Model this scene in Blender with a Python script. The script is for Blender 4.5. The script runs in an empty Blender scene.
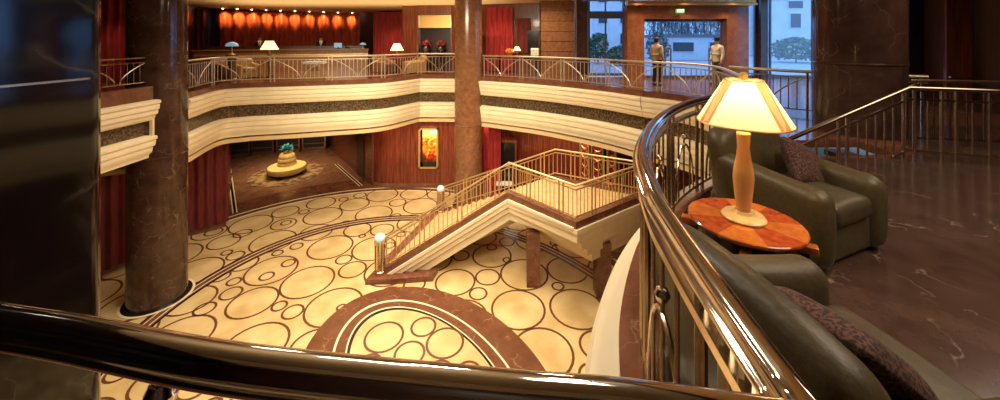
import bpy, bmesh, math, random
from mathutils import Vector, Matrix
from mathutils.geometry import tessellate_polygon
random.seed(7)
F, HZ, EYE = 360.0, 40.0, 1.67
ZL = EYE - 7.4            # lobby floor height
C = bpy.context.scene.collection
pi = math.pi
def P(u, v, d): return Vector(((u-500)/F*d, d, EYE-(v-HZ)/F*d))
def G(u, v, z=0.0):
    d = F*(EYE-z)/(v-HZ); return Vector(((u-500)/F*d, d, z))

# ------------------------------------------------------------------ materials
def mat(name, col, rough=.5, metal=0.0, **k):
    m = bpy.data.materials.new(name); m.use_nodes = True
    b = m.node_tree.nodes['Principled BSDF']
    b.inputs['Base Color'].default_value = (*col, 1); b.inputs['Roughness'].default_value = rough
    b.inputs['Metallic'].default_value = metal
    if 'coat' in k: b.inputs['Coat Weight'].default_value = k['coat']; b.inputs['Coat Roughness'].default_value = .05
    if 'spec' in k: b.inputs['Specular IOR Level'].default_value = k['spec']
    if 'emit' in k:
        b.inputs['Emission Color'].default_value = (*k.get('ecol', col), 1); b.inputs['Emission Strength'].default_value = k['emit']
    return m
def nd(m, t, **ins):
    n = m.node_tree.nodes.new(t)
    for a, v in ins.items():
        if a in n.inputs: n.inputs[a].default_value = v
    return n
def lk(m, a, b): m.node_tree.links.new(a, b)
def ramp(m, stops):
    r = m.node_tree.nodes.new('ShaderNodeValToRGB'); e = r.color_ramp.elements
    while len(e) < len(stops): e.new(.5)
    for x, (p, c) in zip(e, stops): x.position = p; x.color = (*c, 1)
    return r
def coords(m, scale=(1, 1, 1)):
    t = nd(m, 'ShaderNodeTexCoord'); mp = nd(m, 'ShaderNodeMapping'); mp.inputs['Scale'].default_value = scale
    lk(m, t.outputs['Object'], mp.inputs['Vector']); return mp.outputs['Vector']
def noisy(name, c1, c2, scale=4, rough=.5, metal=0, stretch=(1, 1, 1), bump=0, detail=5, lo=.35, hi=.65, **k):
    m = mat(name, c1, rough, metal, **k); b = m.node_tree.nodes['Principled BSDF']
    n = nd(m, 'ShaderNodeTexNoise', Scale=scale, Detail=detail); lk(m, coords(m, stretch), n.inputs['Vector'])
    r = ramp(m, [(lo, c1), (hi, c2)]); lk(m, n.outputs['Fac'], r.inputs['Fac']); lk(m, r.outputs['Color'], b.inputs['Base Color'])
    if bump:
        bp = nd(m, 'ShaderNodeBump', Strength=bump, Distance=.02); lk(m, n.outputs['Fac'], bp.inputs['Height']); lk(m, bp.outputs['Normal'], b.inputs['Normal'])
    return m
def marble(name, c1, c2, vein, scale=1.5, rough=.12, vs=1.2, amt=.6, thr=.012, **k):
    m = mat(name, c1, rough, **k); b = m.node_tree.nodes['Principled BSDF']
    v = coords(m)
    n = nd(m, 'ShaderNodeTexNoise', Scale=scale, Detail=7, Roughness=.65); lk(m, v, n.inputs['Vector'])
    r = ramp(m, [(.3, c1), (.7, c2)]); lk(m, n.outputs['Fac'], r.inputs['Fac'])
    n2 = nd(m, 'ShaderNodeTexNoise', Scale=scale*1.3, Detail=4); lk(m, v, n2.inputs['Vector'])
    mx = nd(m, 'ShaderNodeVectorMath'); mx.operation = 'MULTIPLY_ADD'; mx.inputs[1].default_value = (.45, .45, .45)
    lk(m, n2.outputs['Color'], mx.inputs[0]); lk(m, v, mx.inputs[2])
    vo = nd(m, 'ShaderNodeTexVoronoi', Scale=vs); vo.feature = 'DISTANCE_TO_EDGE'; lk(m, mx.outputs[0], vo.inputs['Vector'])
    r2 = ramp(m, [(0, (amt,)*3), (thr, (amt*.35,)*3), (thr*2.5, (0, 0, 0))]); lk(m, vo.outputs['Distance'], r2.inputs['Fac'])
    n3 = nd(m, 'ShaderNodeTexNoise', Scale=scale*.9, Detail=2); lk(m, v, n3.inputs['Vector'])
    r3 = ramp(m, [(.45, (0, 0, 0)), (.6, (1, 1, 1))]); lk(m, n3.outputs['Fac'], r3.inputs['Fac'])
    mm = nd(m, 'ShaderNodeMath'); mm.operation = 'MULTIPLY'; lk(m, r2.outputs['Color'], mm.inputs[0]); lk(m, r3.outputs['Color'], mm.inputs[1])
    mix = nd(m, 'ShaderNodeMix'); mix.data_type = 'RGBA'; mix.inputs[7].default_value = (*vein, 1)
    lk(m, mm.outputs[0], mix.inputs[0]); lk(m, r.outputs['Color'], mix.inputs[6]); lk(m, mix.outputs[2], b.inputs['Base Color'])
    return m
M = {}
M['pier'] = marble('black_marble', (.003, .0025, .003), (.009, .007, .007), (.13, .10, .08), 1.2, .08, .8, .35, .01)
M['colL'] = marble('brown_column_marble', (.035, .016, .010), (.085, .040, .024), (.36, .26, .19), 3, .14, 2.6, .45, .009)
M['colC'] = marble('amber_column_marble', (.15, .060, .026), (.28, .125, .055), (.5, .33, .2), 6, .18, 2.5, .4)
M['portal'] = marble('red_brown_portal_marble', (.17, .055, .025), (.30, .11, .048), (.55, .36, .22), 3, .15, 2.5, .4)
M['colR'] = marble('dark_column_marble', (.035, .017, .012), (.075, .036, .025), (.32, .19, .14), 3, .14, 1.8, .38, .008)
M['floor'] = marble('lounge_floor_marble', (.040, .020, .014), (.085, .046, .033), (.42, .32, .25), 3.5, .18, 1.3, .40, .007)
M['balfloor'] = marble('balcony_floor_marble', (.10, .035, .02), (.22, .085, .045), (.5, .33, .22), 3, .13, 2, .4)
M['kerb'] = marble('kerb_marble', (.12, .042, .022), (.22, .085, .045), (.5, .33, .22), 4, .15, 3, .4)
M['band'] = marble('red_brown_floor_marble', (.105, .036, .017), (.18, .066, .030), (.5, .33, .2), 2.5, .14, 1.5, .4)
M['corr'] = marble('corridor_floor_marble', (.15, .065, .034), (.26, .12, .06), (.5, .33, .2), 2, .13, 1.2, .35)
M['yellow'] = noisy('honey_travertine', (.50, .345, .145), (.68, .50, .25), 1.2, .22, detail=6)
M['ring'] = mat('inlay_brown', (.13, .048, .022), .22)
M['black'] = mat('inlay_black', (.012, .010, .010), .15)
M['creamline'] = mat('inlay_cream', (.80, .66, .42), .22)
M['cream'] = noisy('cream_plaster', (.84, .70, .45), (.88, .75, .50), 3, .5)
M['ceil'] = mat('ceiling_plaster', (.72, .52, .26), .6)
M['grille'] = noisy('dark_speckled_frieze', (.03, .018, .010), (.24, .15, .07), 18, .3, detail=8, lo=.42, hi=.66, stretch=(1, 1, 1))
M['lacq'] = noisy('red_lacquered_wood', (.085, .012, .007), (.20, .032, .014), 3, .22, stretch=(5, 5, .35), coat=.5)
M['wood'] = noisy('dark_red_wood', (.09, .020, .010), (.19, .048, .022), 3, .25, stretch=(6, 6, .3), coat=.4)
M['darkwood'] = noisy('very_dark_wood', (.020, .006, .005), (.045, .014, .010), 3, .3, stretch=(6, 6, .3))
M['desk_drape'] = noisy('orange_red_velvet', (.22, .022, .010), (.42, .062, .016), 5, .7, stretch=(3, 3, .4))
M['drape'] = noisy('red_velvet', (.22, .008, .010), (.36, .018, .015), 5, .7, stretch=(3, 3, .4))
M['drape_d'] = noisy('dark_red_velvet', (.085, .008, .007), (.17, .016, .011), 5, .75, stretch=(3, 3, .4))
M['chrome'] = noisy('polished_bronze_chrome', (.74, .69, .62), (.82, .77, .70), 6, .07, 1.0)
M['chromed'] = mat('dark_polished_bronze', (.42, .34, .25), .16, 1.0)
M['satin'] = mat('satin_bronze_bars', (.66, .56, .42), .22, 1.0)
M['farmetal'] = mat('pale_bronze_bars', (.62, .52, .38), .32, .75)
M['stairmetal'] = mat('stair_gilt_bars', (.66, .46, .22), .34, .7)
M['leather'] = noisy('olive_brown_leather', (.068, .049, .022), (.086, .063, .029), 30, .40, bump=.12, spec=.35)
M['seatl'] = noisy('olive_seat_leather', (.058, .042, .021), (.076, .056, .028), 12, .46, bump=.3, spec=.35)
M['gold_l'] = noisy('tan_gold_leather', (.36, .20, .06), (.46, .27, .09), 8, .45)
M['brown_l'] = noisy('russet_leather', (.18, .075, .03), (.25, .11, .045), 8, .45)
M['leopard'] = noisy('spotted_pillow_cloth', (.018, .006, .005), (.12, .045, .028), 80, .85, detail=3, lo=.44, hi=.58)
M['amber'] = noisy('amber_wood', (.16, .07, .025), (.24, .11, .04), 4, .25, stretch=(4, 4, .5))
M['amberg'] = mat('amber_glass_knob', (.8, .5, .14), .2)
M['shade'] = None
M['black_w'] = noisy('ebony_wood', (.014, .007, .005), (.028, .013, .008), 5, .25, stretch=(1, 1, 5))
M['peg'] = noisy('orange_wood', (.50, .12, .015), (.60, .17, .025), 6, .2, coat=.5)
M['white'] = mat('white_enamel', (.75, .72, .66), .4)
M['gold'] = mat('gilt', (.75, .50, .18), .35, .8)
M['suit'] = mat('black_suit_cloth', (.010, .010, .014), .8)
M['shirt'] = mat('white_shirt_cloth', (.78, .75, .72), .8)
M['coat'] = noisy('tan_coat_cloth', (.42, .33, .20), (.48, .38, .24), 12, .85)
M['coat2'] = noisy('stone_coat_cloth', (.44, .38, .29), (.50, .44, .34), 12, .85)
M['trou'] = mat('dark_trouser_cloth', (.03, .026, .022), .85)
M['skin'] = mat('skin', (.48, .27, .17), .55)
M['hair'] = mat('dark_hair', (.02, .012, .008), .6)
M['eye'] = mat('eye_dark', (.02, .015, .012), .3)
M['facade'] = noisy('pale_render', (.62, .62, .62), (.72, .72, .72), 1, .8)
M['fdark'] = mat('dark_window_glass', (.03, .035, .04), .1)
M['roof'] = mat('slate_roof', (.16, .15, .15), .7)
M['paving'] = noisy('pale_paving', (.40, .41, .42), (.55, .55, .55), 1.5, .8)
M['leaf'] = noisy('shrub_leaves', (.09, .15, .09), (.20, .28, .16), 2, .7)
M['leaf2'] = noisy('pale_bare_twigs', (.16, .17, .17), (.34, .35, .35), 2, .8)
M['bark'] = noisy('grey_bark', (.08, .075, .07), (.18, .17, .16), 5, .9)
M['mull'] = mat('window_frame_metal', (.14, .13, .14), .35, .6)
M['blue_g'] = mat('blue_glass_dome', (.10, .25, .38), .12, emit=.35, ecol=(.45, .75, 1.0))
M['warmshade'] = mat('glowing_cream_shade', (.85, .68, .40), .7, emit=1.6, ecol=(1.0, .70, .34))
M['bulb'] = mat('downlight_lens', (1, .9, .7), .5, emit=14, ecol=(1, .74, .42))
M['globe'] = mat('frosted_newel_globe', (.50, .68, .74), .15, emit=.10, ecol=(.72, .90, 1.0))
M['teal'] = noisy('teal_leaves', (.02, .16, .18), (.10, .38, .40), 9, .5)
M['redflower'] = noisy('red_petals', (.25, .012, .016), (.42, .08, .07), 9, .6)
M['orangeflower'] = noisy('orange_petals', (.75, .22, .03), (.9, .42, .08), 9, .6)
M['exit'] = mat('exit_sign_face', (.10, .30, .14), .4, emit=.5, ecol=(.35, .62, .28))
M['exitt'] = mat('exit_sign_letters', (.9, .95, .85), .4, emit=1.6, ecol=(.95, 1, .85))
M['ottoman'] = noisy('mustard_velvet', (.50, .33, .09), (.62, .43, .14), 5, .7)
M['carpet'] = noisy('patterned_wool_carpet', (.07, .03, .010), (.30, .17, .05), 3.2, .9, detail=3, lo=.42, hi=.56)
M['steps'] = noisy('beige_step_stone', (.52, .33, .14), (.62, .42, .20), 4, .4)

def tabletop_mat():
    m = mat('sunburst_veneer', (.6, .15, .03), .13, coat=.8); b = m.node_tree.nodes['Principled BSDF']
    t = nd(m, 'ShaderNodeTexCoord'); sp = nd(m, 'ShaderNodeSeparateXYZ'); lk(m, t.outputs['Object'], sp.inputs[0])
    at = nd(m, 'ShaderNodeMath'); at.operation = 'ARCTAN2'; lk(m, sp.outputs['Y'], at.inputs[0]); lk(m, sp.outputs['X'], at.inputs[1])
    mu = nd(m, 'ShaderNodeMath'); mu.operation = 'MULTIPLY_ADD'; mu.inputs[1].default_value = 4/pi; mu.inputs[2].default_value = 8.3; lk(m, at.outputs[0], mu.inputs[0])
    fr = nd(m, 'ShaderNodeMath'); fr.operation = 'MODULO'; fr.inputs[1].default_value = 2; lk(m, mu.outputs[0], fr.inputs[0])
    gt = nd(m, 'ShaderNodeMath'); gt.operation = 'GREATER_THAN'; gt.inputs[1].default_value = 1; lk(m, fr.outputs[0], gt.inputs[0])
    n = nd(m, 'ShaderNodeTexNoise', Scale=26, Detail=6); lk(m, t.outputs['Object'], n.inputs['Vector'])
    r1 = ramp(m, [(.3, (.27, .030, .008)), (.7, (.46, .085, .016))]); r2 = ramp(m, [(.3, (.44, .105, .016)), (.7, (.60, .19, .03))])
    lk(m, n.outputs['Fac'], r1.inputs['Fac']); lk(m, n.outputs['Fac'], r2.inputs['Fac'])
    mx = nd(m, 'ShaderNodeMix'); mx.data_type = 'RGBA'; lk(m, gt.outputs[0], mx.inputs[0]); lk(m, r1.outputs['Color'], mx.inputs[6]); lk(m, r2.outputs['Color'], mx.inputs[7])
    lk(m, mx.outputs[2], b.inputs['Base Color']); return m
M['top'] = tabletop_mat()
def shade_mat(name, col, emit):
    m = mat(name, col, .8, emit=emit, ecol=col); nt = m.node_tree; b = nt.nodes['Principled BSDF']; out = nt.nodes['Material Output']
    tr = nd(m, 'ShaderNodeBsdfTranslucent', Color=(*col, 1)); ms = nd(m, 'ShaderNodeMixShader', Fac=.45)
    lk(m, b.outputs[0], ms.inputs[1]); lk(m, tr.outputs[0], ms.inputs[2]); lk(m, ms.outputs[0], out.inputs['Surface']); return m
M['shade'] = shade_mat('ivory_lamp_paper', (.95, .78, .50), .22)
M['shadeg'] = shade_mat('golden_shade_panel', (.72, .38, .09), .14)
def vase_mat():
    m = mat('frosted_amber_glass', (.60, .27, .07), .25, emit=.07, ecol=(.9, .45, .14)); return m
M['vase'] = vase_mat()
def glass_mat():
    m = bpy.data.materials.new('window_glass'); m.use_nodes = True; nt = m.node_tree; nt.nodes.remove(nt.nodes['Principled BSDF'])
    t = nd(m, 'ShaderNodeBsdfTransparent', Color=(.88, .93, 1, 1)); g = nd(m, 'ShaderNodeBsdfGlossy', Roughness=.02); ms = nd(m, 'ShaderNodeMixShader', Fac=.07)
    lk(m, t.outputs[0], ms.inputs[1]); lk(m, g.outputs[0], ms.inputs[2]); lk(m, ms.outputs[0], nt.nodes['Material Output'].inputs['Surface']); return m
M['glass'] = glass_mat()
def art_mat():
    m = mat('backlit_amber_panel', (.8, .3, .02), .3); b = m.node_tree.nodes['Principled BSDF']
    t = nd(m, 'ShaderNodeTexCoord'); n = nd(m, 'ShaderNodeTexNoise', Scale=3.2, Detail=5, Distortion=1.2); lk(m, t.outputs['Object'], n.inputs['Vector'])
    sp = nd(m, 'ShaderNodeSeparateXYZ'); lk(m, t.outputs['Object'], sp.inputs[0])
    a = nd(m, 'ShaderNodeMath'); a.operation = 'MULTIPLY_ADD'; a.inputs[1].default_value = .30; lk(m, sp.outputs['Z'], a.inputs[0]); lk(m, n.outputs['Fac'], a.inputs[2])
    r = ramp(m, [(.25, (.05, .004, .002)), (.42, (.35, .02, .004)), (.58, (.85, .22, .01)), (.72, (1, .62, .12)), (.86, (1, .92, .65))])
    lk(m, a.outputs[0], r.inputs['Fac']); lk(m, r.outputs['Color'], b.inputs['Base Color']); lk(m, r.outputs['Color'], b.inputs['Emission Color']); b.inputs['Emission Strength'].default_value = 1.0
    return m
M['art'] = art_mat()

# ------------------------------------------------------------------ mesh builder
class MB:
    def __init__(s): s.v = []; s.f = []; s.m = []
    def add(s, vs, fs, mi=0):
        n = len(s.v); s.v += [tuple(v) for v in vs]
        for f in fs: s.f.append([i+n for i in f]); s.m.append(mi)
        return s
    def box(s, c, d, rz=0, mi=0):
        x, y, z = d[0]/2, d[1]/2, d[2]/2; ca, sa = math.cos(rz), math.sin(rz)
        vs = [(c[0]+a*x*ca-b*y*sa, c[1]+a*x*sa+b*y*ca, c[2]+e*z) for e in (-1, 1) for a, b in ((-1, -1), (1, -1), (1, 1), (-1, 1))]
        return s.add(vs, [(3, 2, 1, 0), (4, 5, 6, 7), (0, 1, 5, 4), (1, 2, 6, 5), (2, 3, 7, 6), (3, 0, 4, 7)], mi)
    def prism(s, poly, z0, z1, holes=(), mi=0, side=True):
        loops = [list(poly)] + [list(h) for h in holes]
        flat = [p for l in loops for p in l]; N = len(flat)
        tri = tessellate_polygon([[Vector((p[0], p[1], 0)) for p in l] for l in loops])
        vs = [(p[0], p[1], z0) for p in flat] + [(p[0], p[1], z1) for p in flat]; fs = []
        for t in tri:
            a, b, c = [Vector((flat[i][0], flat[i][1])) for i in t]
            t = t if (b-a).cross(c-a) > 0 else (t[0], t[2], t[1])
            fs.append(tuple(i+N for i in t)); fs.append((t[0], t[2], t[1]))
        if side:
            o = 0
            for l in loops:
                k = len(l)
                for i in range(k): j = (i+1) % k; fs.append((o+i, o+j, o+j+N, o+i+N))
                o += k
        return s.add(vs, fs, mi)
    def lathe(s, prof, c=(0, 0, 0), n=24, mi=0, sx=1, sy=1, wob=None):
        vs = []; fs = []
        for (r, z) in prof:
            for i in range(n):
                a = 2*pi*i/n; rr = r*(wob(a) if wob else 1); vs.append((c[0]+rr*math.cos(a)*sx, c[1]+rr*math.sin(a)*sy, c[2]+z))
        for k in range(len(prof)-1):
            for i in range(n): j = (i+1) % n; fs.append((k*n+i, k*n+j, (k+1)*n+j, (k+1)*n+i))
        if prof[0][0] > 1e-5: fs.append(tuple(range(n-1, -1, -1)))
        if prof[-1][0] > 1e-5: fs.append(tuple((len(prof)-1)*n+i for i in range(n)))
        return s.add(vs, fs, mi)
    def sweep(s, path, prof, closed=True, mi=0, caps=True, loop=False):
        n = len(path); k = len(prof); vs = []; fs = []
        pts = [Vector(p) for p in path]
        for i in range(n):
            a = pts[i-1] if (i > 0 or loop) else pts[i]; b = pts[(i+1) % n] if (i < n-1 or loop) else pts[i]
            d1 = (pts[i]-a).xy; d2 = (b-pts[i]).xy
            d1 = d1.normalized() if d1.length > 1e-6 else d2.normalized(); d2 = d2.normalized() if d2.length > 1e-6 else d1
            t = (d1+d2).normalized(); nrm = Vector((-t.y, t.x)); f = 1/max(.35, t.dot(d1))
            for (o, z) in prof: vs.append((pts[i].x+nrm.x*o*f, pts[i].y+nrm.y*o*f, pts[i].z+z))
        for i in range(n if loop else n-1):
            j = (i+1) % n
            for q in range(k if closed else k-1):
                r = (q+1) % k; fs.append((i*k+q, i*k+r, j*k+r, j*k+q))
        if caps and not loop:
            fs.append(tuple(range(k))); fs.append(tuple((n-1)*k+q for q in range(k-1, -1, -1)))
        return s.add(vs, fs, mi)
    def tube(s, pts, r, n=8, mi=0, flat=1.0):
        pts = [Vector(p) for p in pts]; vs = []; fs = []; N = len(pts)
        for i, p in enumerate(pts):
            t = (pts[min(i+1, N-1)]-pts[max(i-1, 0)]).normalized()
            x = t.cross(Vector((0, 0, 1))); x = x.normalized() if x.length > 1e-3 else Vector((1, 0, 0)); y = x.cross(t)
            rr = r[i] if isinstance(r, (list, tuple)) else r
            for q in range(n): a = 2*pi*q/n; vs.append(p+x*math.cos(a)*rr*flat+y*math.sin(a)*rr)
        for i in range(N-1):
            for q in range(n): w = (q+1) % n; fs.append((i*n+q, i*n+w, (i+1)*n+w, (i+1)*n+q))
        fs.append(tuple(range(n-1, -1, -1))); fs.append(tuple((N-1)*n+q for q in range(n)))
        return s.add(vs, fs, mi)
    def rbox(s, c, d, r, fn=None, n=4, mi=0, rz=0, mid=2):
        h = [x/2 for x in d]; r = [min(r, .999*x) for x in h]
        def samp(a):
            i = h[a]-r[a]; lo = [-(i+r[a]*math.sin(pi/2*(n-k)/n)) for k in range(n)]
            m_ = [(-i+2*i*k/mid) for k in range(mid+1)]
            return lo+m_+[-x for x in reversed(lo)]
        S = [samp(a) for a in range(3)]; ca, sa = math.cos(rz), math.sin(rz)
        for ax in range(3):
            b, e = (ax+1) % 3, (ax+2) % 3
            for sg in (-1, 1):
                vs = []; fs = []; nb, ne = len(S[b]), len(S[e])
                for y in S[b]:
                    for z in S[e]:
                        q = [0, 0, 0]; q[ax] = sg*h[ax]; q[b] = y; q[e] = z
                        cc = [max(-(h[k]-r[k]), min(h[k]-r[k], q[k])) for k in range(3)]
                        w = [(q[k]-cc[k])/r[k] for k in range(3)]; L = math.sqrt(sum(t*t for t in w)) or 1
                        p = [cc[k]+w[k]/L*r[k] for k in range(3)]
                        if fn: p = fn(*p)
                        vs.append((c[0]+p[0]*ca-p[1]*sa, c[1]+p[0]*sa+p[1]*ca, c[2]+p[2]))
                for i in range(nb-1):
                    for j in range(ne-1):
                        f = (i*ne+j, (i+1)*ne+j, (i+1)*ne+j+1, i*ne+j+1); fs.append(f if sg > 0 else f[::-1])
                s.add(vs, fs, mi)
        return s
    def build(s, name, ms, parent=None, local=False, smooth=True, ang=.7, weld=False):
        me = bpy.data.meshes.new(name); off = Vector((0, 0, 0)); q = parent
        if not local:
            while q is not None: off += q.location; q = q.parent
        me.from_pydata([tuple(Vector(v)-off) for v in s.v], [], s.f)
        ms = ms if isinstance(ms, (list, tuple)) else [ms]
        for m in ms: me.materials.append(m)
        me.polygons.foreach_set('material_index', s.m)
        bm = bmesh.new(); bm.from_mesh(me)
        if weld: bmesh.ops.remove_doubles(bm, verts=bm.verts, dist=1e-5)
        bmesh.ops.recalc_face_normals(bm, faces=bm.faces); bm.to_mesh(me); bm.free()
        if smooth:
            me.polygons.foreach_set('use_smooth', [True]*len(me.polygons)); me.set_sharp_from_angle(angle=ang)
        me.update(); o = bpy.data.objects.new(name, me); C.objects.link(o)
        if parent: o.parent = parent
        return o
def tag(o, label, cat, group=None, kind=None):
    o['label'] = label; o['category'] = cat
    if group: o['group'] = group
    if kind: o['kind'] = kind
    return o
def thing(name, label, cat, loc=(0, 0, 0), rz=0, group=None):
    o = bpy.data.objects.new(name, None); o.empty_display_size = .1; C.objects.link(o); o.location = loc; o.rotation_euler = (0, 0, rz)
    return tag(o, label, cat, group)
def struct(name, mb, m, **k):
    o = mb.build(name, m, **k); o['kind'] = 'structure'; return o
def copy_tree(o, parent=None):
    c = o.copy(); C.objects.link(c); c.parent = parent
    for ch in list(o.children): copy_tree(ch, c)
    return c
def smoothpath(pts, step=.15):
    pts = [Vector(p if len(p) == 3 else (*p, 0)) for p in pts]; out = []
    for i in range(len(pts)-1):
        p0 = pts[max(i-1, 0)]; p1 = pts[i]; p2 = pts[i+1]; p3 = pts[min(i+2, len(pts)-1)]
        if i == 0: p0 = 2*p1-p2
        if i == len(pts)-2: p3 = 2*p2-p1
        k = max(1, int((p2-p1).length/step))
        for j in range(k):
            t = j/k; out.append(.5*((2*p1)+(p2-p0)*t+(2*p0-5*p1+4*p2-p3)*t*t+(3*p1-p0-3*p2+p3)*t**3))
    out.append(pts[-1]); return out

# ------------------------------------------------------------------ key paths (x, y)
front = [(-3.46, 1.58), (-2.4, 1.16), (-1.75, .975), (-1.24, .853), (-.94, .802), (-.53, .728), (-.02, .672), (.25, .648), (.53, .606)]
side = [(.53, .606), (.553, .827), (.58, 1.06), (.605, 1.25), (.65, 1.52), (.80, 2.03), (1.08, 2.6), (1.39, 3.08), (1.77, 3.54), (2.18, 3.92), (2.57, 4.21), (3.05, 4.5)]
ringR = [(3.05, 4.5), (3.6, 5.1), (4.2, 6.1), (4.9, 7.5), (5.45, 8.8), (5.7, 9.8), (5.45, 10.7), (4.66, 11.57)]
farR = [(4.66, 11.57), (3.6, 12.96), (1.63, 14.7), (-.9, 16.2)]
farM = [(-.9, 16.2), (-2.18, 17.0), (-3.84, 17.05)]
farL = [(-3.84, 17.05), (-5.02, 15.3), (-6.87, 14.56), (-8.4, 14.1), (-9.58, 13.8), (-10.3, 13.2), (-9.85, 11.4), (-9.72, 10.9)]
frag = [(-9.57, 9.85), (-9.56, 8.6), (-9.5, 6.5)]
sp_front = smoothpath(front, .06); sp_side = smoothpath(side, .06); sp_ringR = smoothpath(ringR)
sp_farR = smoothpath(farR); sp_farM = [Vector((*p, 0)) for p in farM]; sp_farL1 = smoothpath(farL[:5]); sp_farL2 = smoothpath(farL[4:])
sp_frag = smoothpath(frag)
sp_near = sp_front+sp_side[1:]+sp_ringR[1:]
sp_far = sp_farR+sp_farM[1:]+sp_farL1[1:]+sp_farL2[1:]
opening = [p.xy for p in sp_near]+[p.xy for p in sp_far[1:]]+[p.xy for p in sp_frag]+[Vector(p) for p in ((-8.6, 4.8), (-6.5, 3.7), (-5.45, 3.4), (-5.45, -2.15), (-3.36, -2.15), (-3.36, 1.50))]

# ------------------------------------------------------------------ setting
outer = [(-19, -3), (14, -3), (14, 15.9), (14, 16.2), (4.0, 16.2), (3.0, 30), (-19, 30)]
stairhole = [(4.05, 5.12), (5.78, 5.25), (5.95, 6.0), (4.55, 6.0)]
mb = MB().prism(outer, -.12, 0, [opening, stairhole]); fl = mb.build('floor', [M['balfloor'], M['floor']], smooth=False); fl['kind'] = 'structure'
# lounge paving (darker marble) laid over the near part
loungepts = [v.xy+Vector((.10, -.02)) if v.y > .62 else v.xy+Vector((0, -.16)) for v in sp_side]
lounge = [(.62, -3), (13.9, -3), (13.9, 7.0), (7.3, 7.0), (6.2, 5.35), (5.78, 5.12), (4.0, 5.0)] + [(p.x, p.y) for p in reversed(loungepts)]
struct('floor_2', MB().prism(lounge, .0, .006), M['floor'], smooth=False)
struct('ceiling_2', MB().prism(outer, -2.2, -2.05, [[(q[0]-(2.6 if q[0] < -8.5 and q[1] < 10.5 else 0), q[1]) for q in opening]]), M['ceil'], smooth=False)
well = [(-9, -2.4), (1.2, -2.4), (1.2, 4), (3.5, 8), (2.5, 12), (-2, 13.5), (-8, 12.5)]  # unseen ceiling well, shaped for what the polished rail mirrors
struct('ceiling', MB().prism([(-19, -3), (14, -3), (14, 16.2), (4.0, 16.2), (3.0, 30), (-19, 30)], 3.6, 3.8, [well]), M['ceil'], smooth=False)
mb = MB().prism(well, 6.6, 6.8); mb.sweep([(x, y, 0) for x, y in well], [(0, 3.6), (-.1, 3.6), (-.1, 6.8), (0, 6.8)], loop=True)
struct('ceiling_3', mb, mat('taupe_ceiling', (.36, .30, .23), .6), smooth=False)

# fascia round the opening: kerb, upper cornice, frieze, lower cornice
kerb = [(-.07, .0), (-.07, .05), (.12, .05), (.12, -.14), (-.02, -.14)]
upc = [(-.02, -.13), (.27, -.15), (.30, -.18), (.30, -.25), (.255, -.275), (.268, -.30), (.255, -.44), (.215, -.465), (.225, -.49), (.205, -.60), (.155, -.63), (.16, -.66), (.14, -.75), (.10, -.79), (-.1, -.79)]
fri = [(-.04, -.76), (-.04, -1.28), (-.14, -1.28), (-.14, -.76)]
loc_ = [(-.1, -1.25), (.17, -1.28), (.20, -1.31), (.20, -1.39), (.155, -1.415), (.168, -1.44), (.15, -1.60), (.105, -1.63), (.115, -1.66), (.10, -1.80), (.05, -1.86), (.04, -1.97), (-.12, -2.02)]
def sc(pr, k, dz): return [(o, z*k+dz) for o, z in pr]
def fascia(tagn, path, k=1, dz=0, kh=None):
    struct('trim_%d' % tagn, MB().sweep(path, sc(kerb, k, dz) if kh is None else kh), M['kerb'])
    struct('trim_%d' % (tagn+1), MB().sweep(path, sc(upc, k, dz)), M['cream'])
    struct('trim_%d' % (tagn+2), MB().sweep(path, sc(fri, k, dz)), M['grille'])
    struct('trim_%d' % (tagn+3), MB().sweep(path, sc(loc_, k, dz)), M['cream'])
fascia(1, sp_near+sp_ringR[-1:])
fascia(5, sp_far)
fascia(9, sp_frag, .86, .17, [(-.10, 0), (-.10, .42), (.12, .42), (.12, .05), (-.02, .05)])
struct('trim_13', MB().box((-9.60, 9.83, -.62), (.34, .12, 1.1)), M['cream'], smooth=False)

# lobby floor with inlays
def el(c, r, n=96, k=.06, a0=0, a1=2*pi):
    out = []
    for i in range(n):
        a = a0+(a1-a0)*i/n; x, y = r*math.cos(a), r*math.sin(a)
        p = (x-y)/2**.5; q = (x+y)/2**.5                       # stretched along the (-1, 1) diagonal
        p *= 1+k; q *= 1-k
        out.append((c[0]+(p+q)/2**.5, c[1]+(q-p)/2**.5))
    return out
mb = MB()
mb.prism([(-21, -3), (14, -3), (14, 31), (-21, 31)], ZL-.2, ZL, mi=0)
def annulus(c, r1, r0, z, mi, k=.06, n=96, c0=None):
    a = el(c, r1, n, k); b = el(c0 or c, r0, n, k); N = n
    mb.add([(x, y, ZL+z) for x, y in a]+[(x, y, ZL+z) for x, y in b], [(i, (i+1) % N, N+(i+1) % N, N+i) for i in range(N)], mi)
def disc(c, r, z, mi, k=.06, n=96):
    a = el(c, r, n, k); mb.add([(x, y, ZL+z) for x, y in a], [tuple(range(n))], mi)
Y0 = (-4.3, 9.2); YR = 8.45
disc(Y0, YR, .003, 1, .03); annulus(Y0, YR+.12, YR, .004, 3, .03); annulus(Y0, 10.2, YR+.12, .003, 4, .03); annulus(Y0, YR+.45, YR+.36, .005, 3, .03)
A2 = (-2.3, 8.08)
MO, MI_ = (-1.66, 7.78), (-1.70, 7.93)
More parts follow.
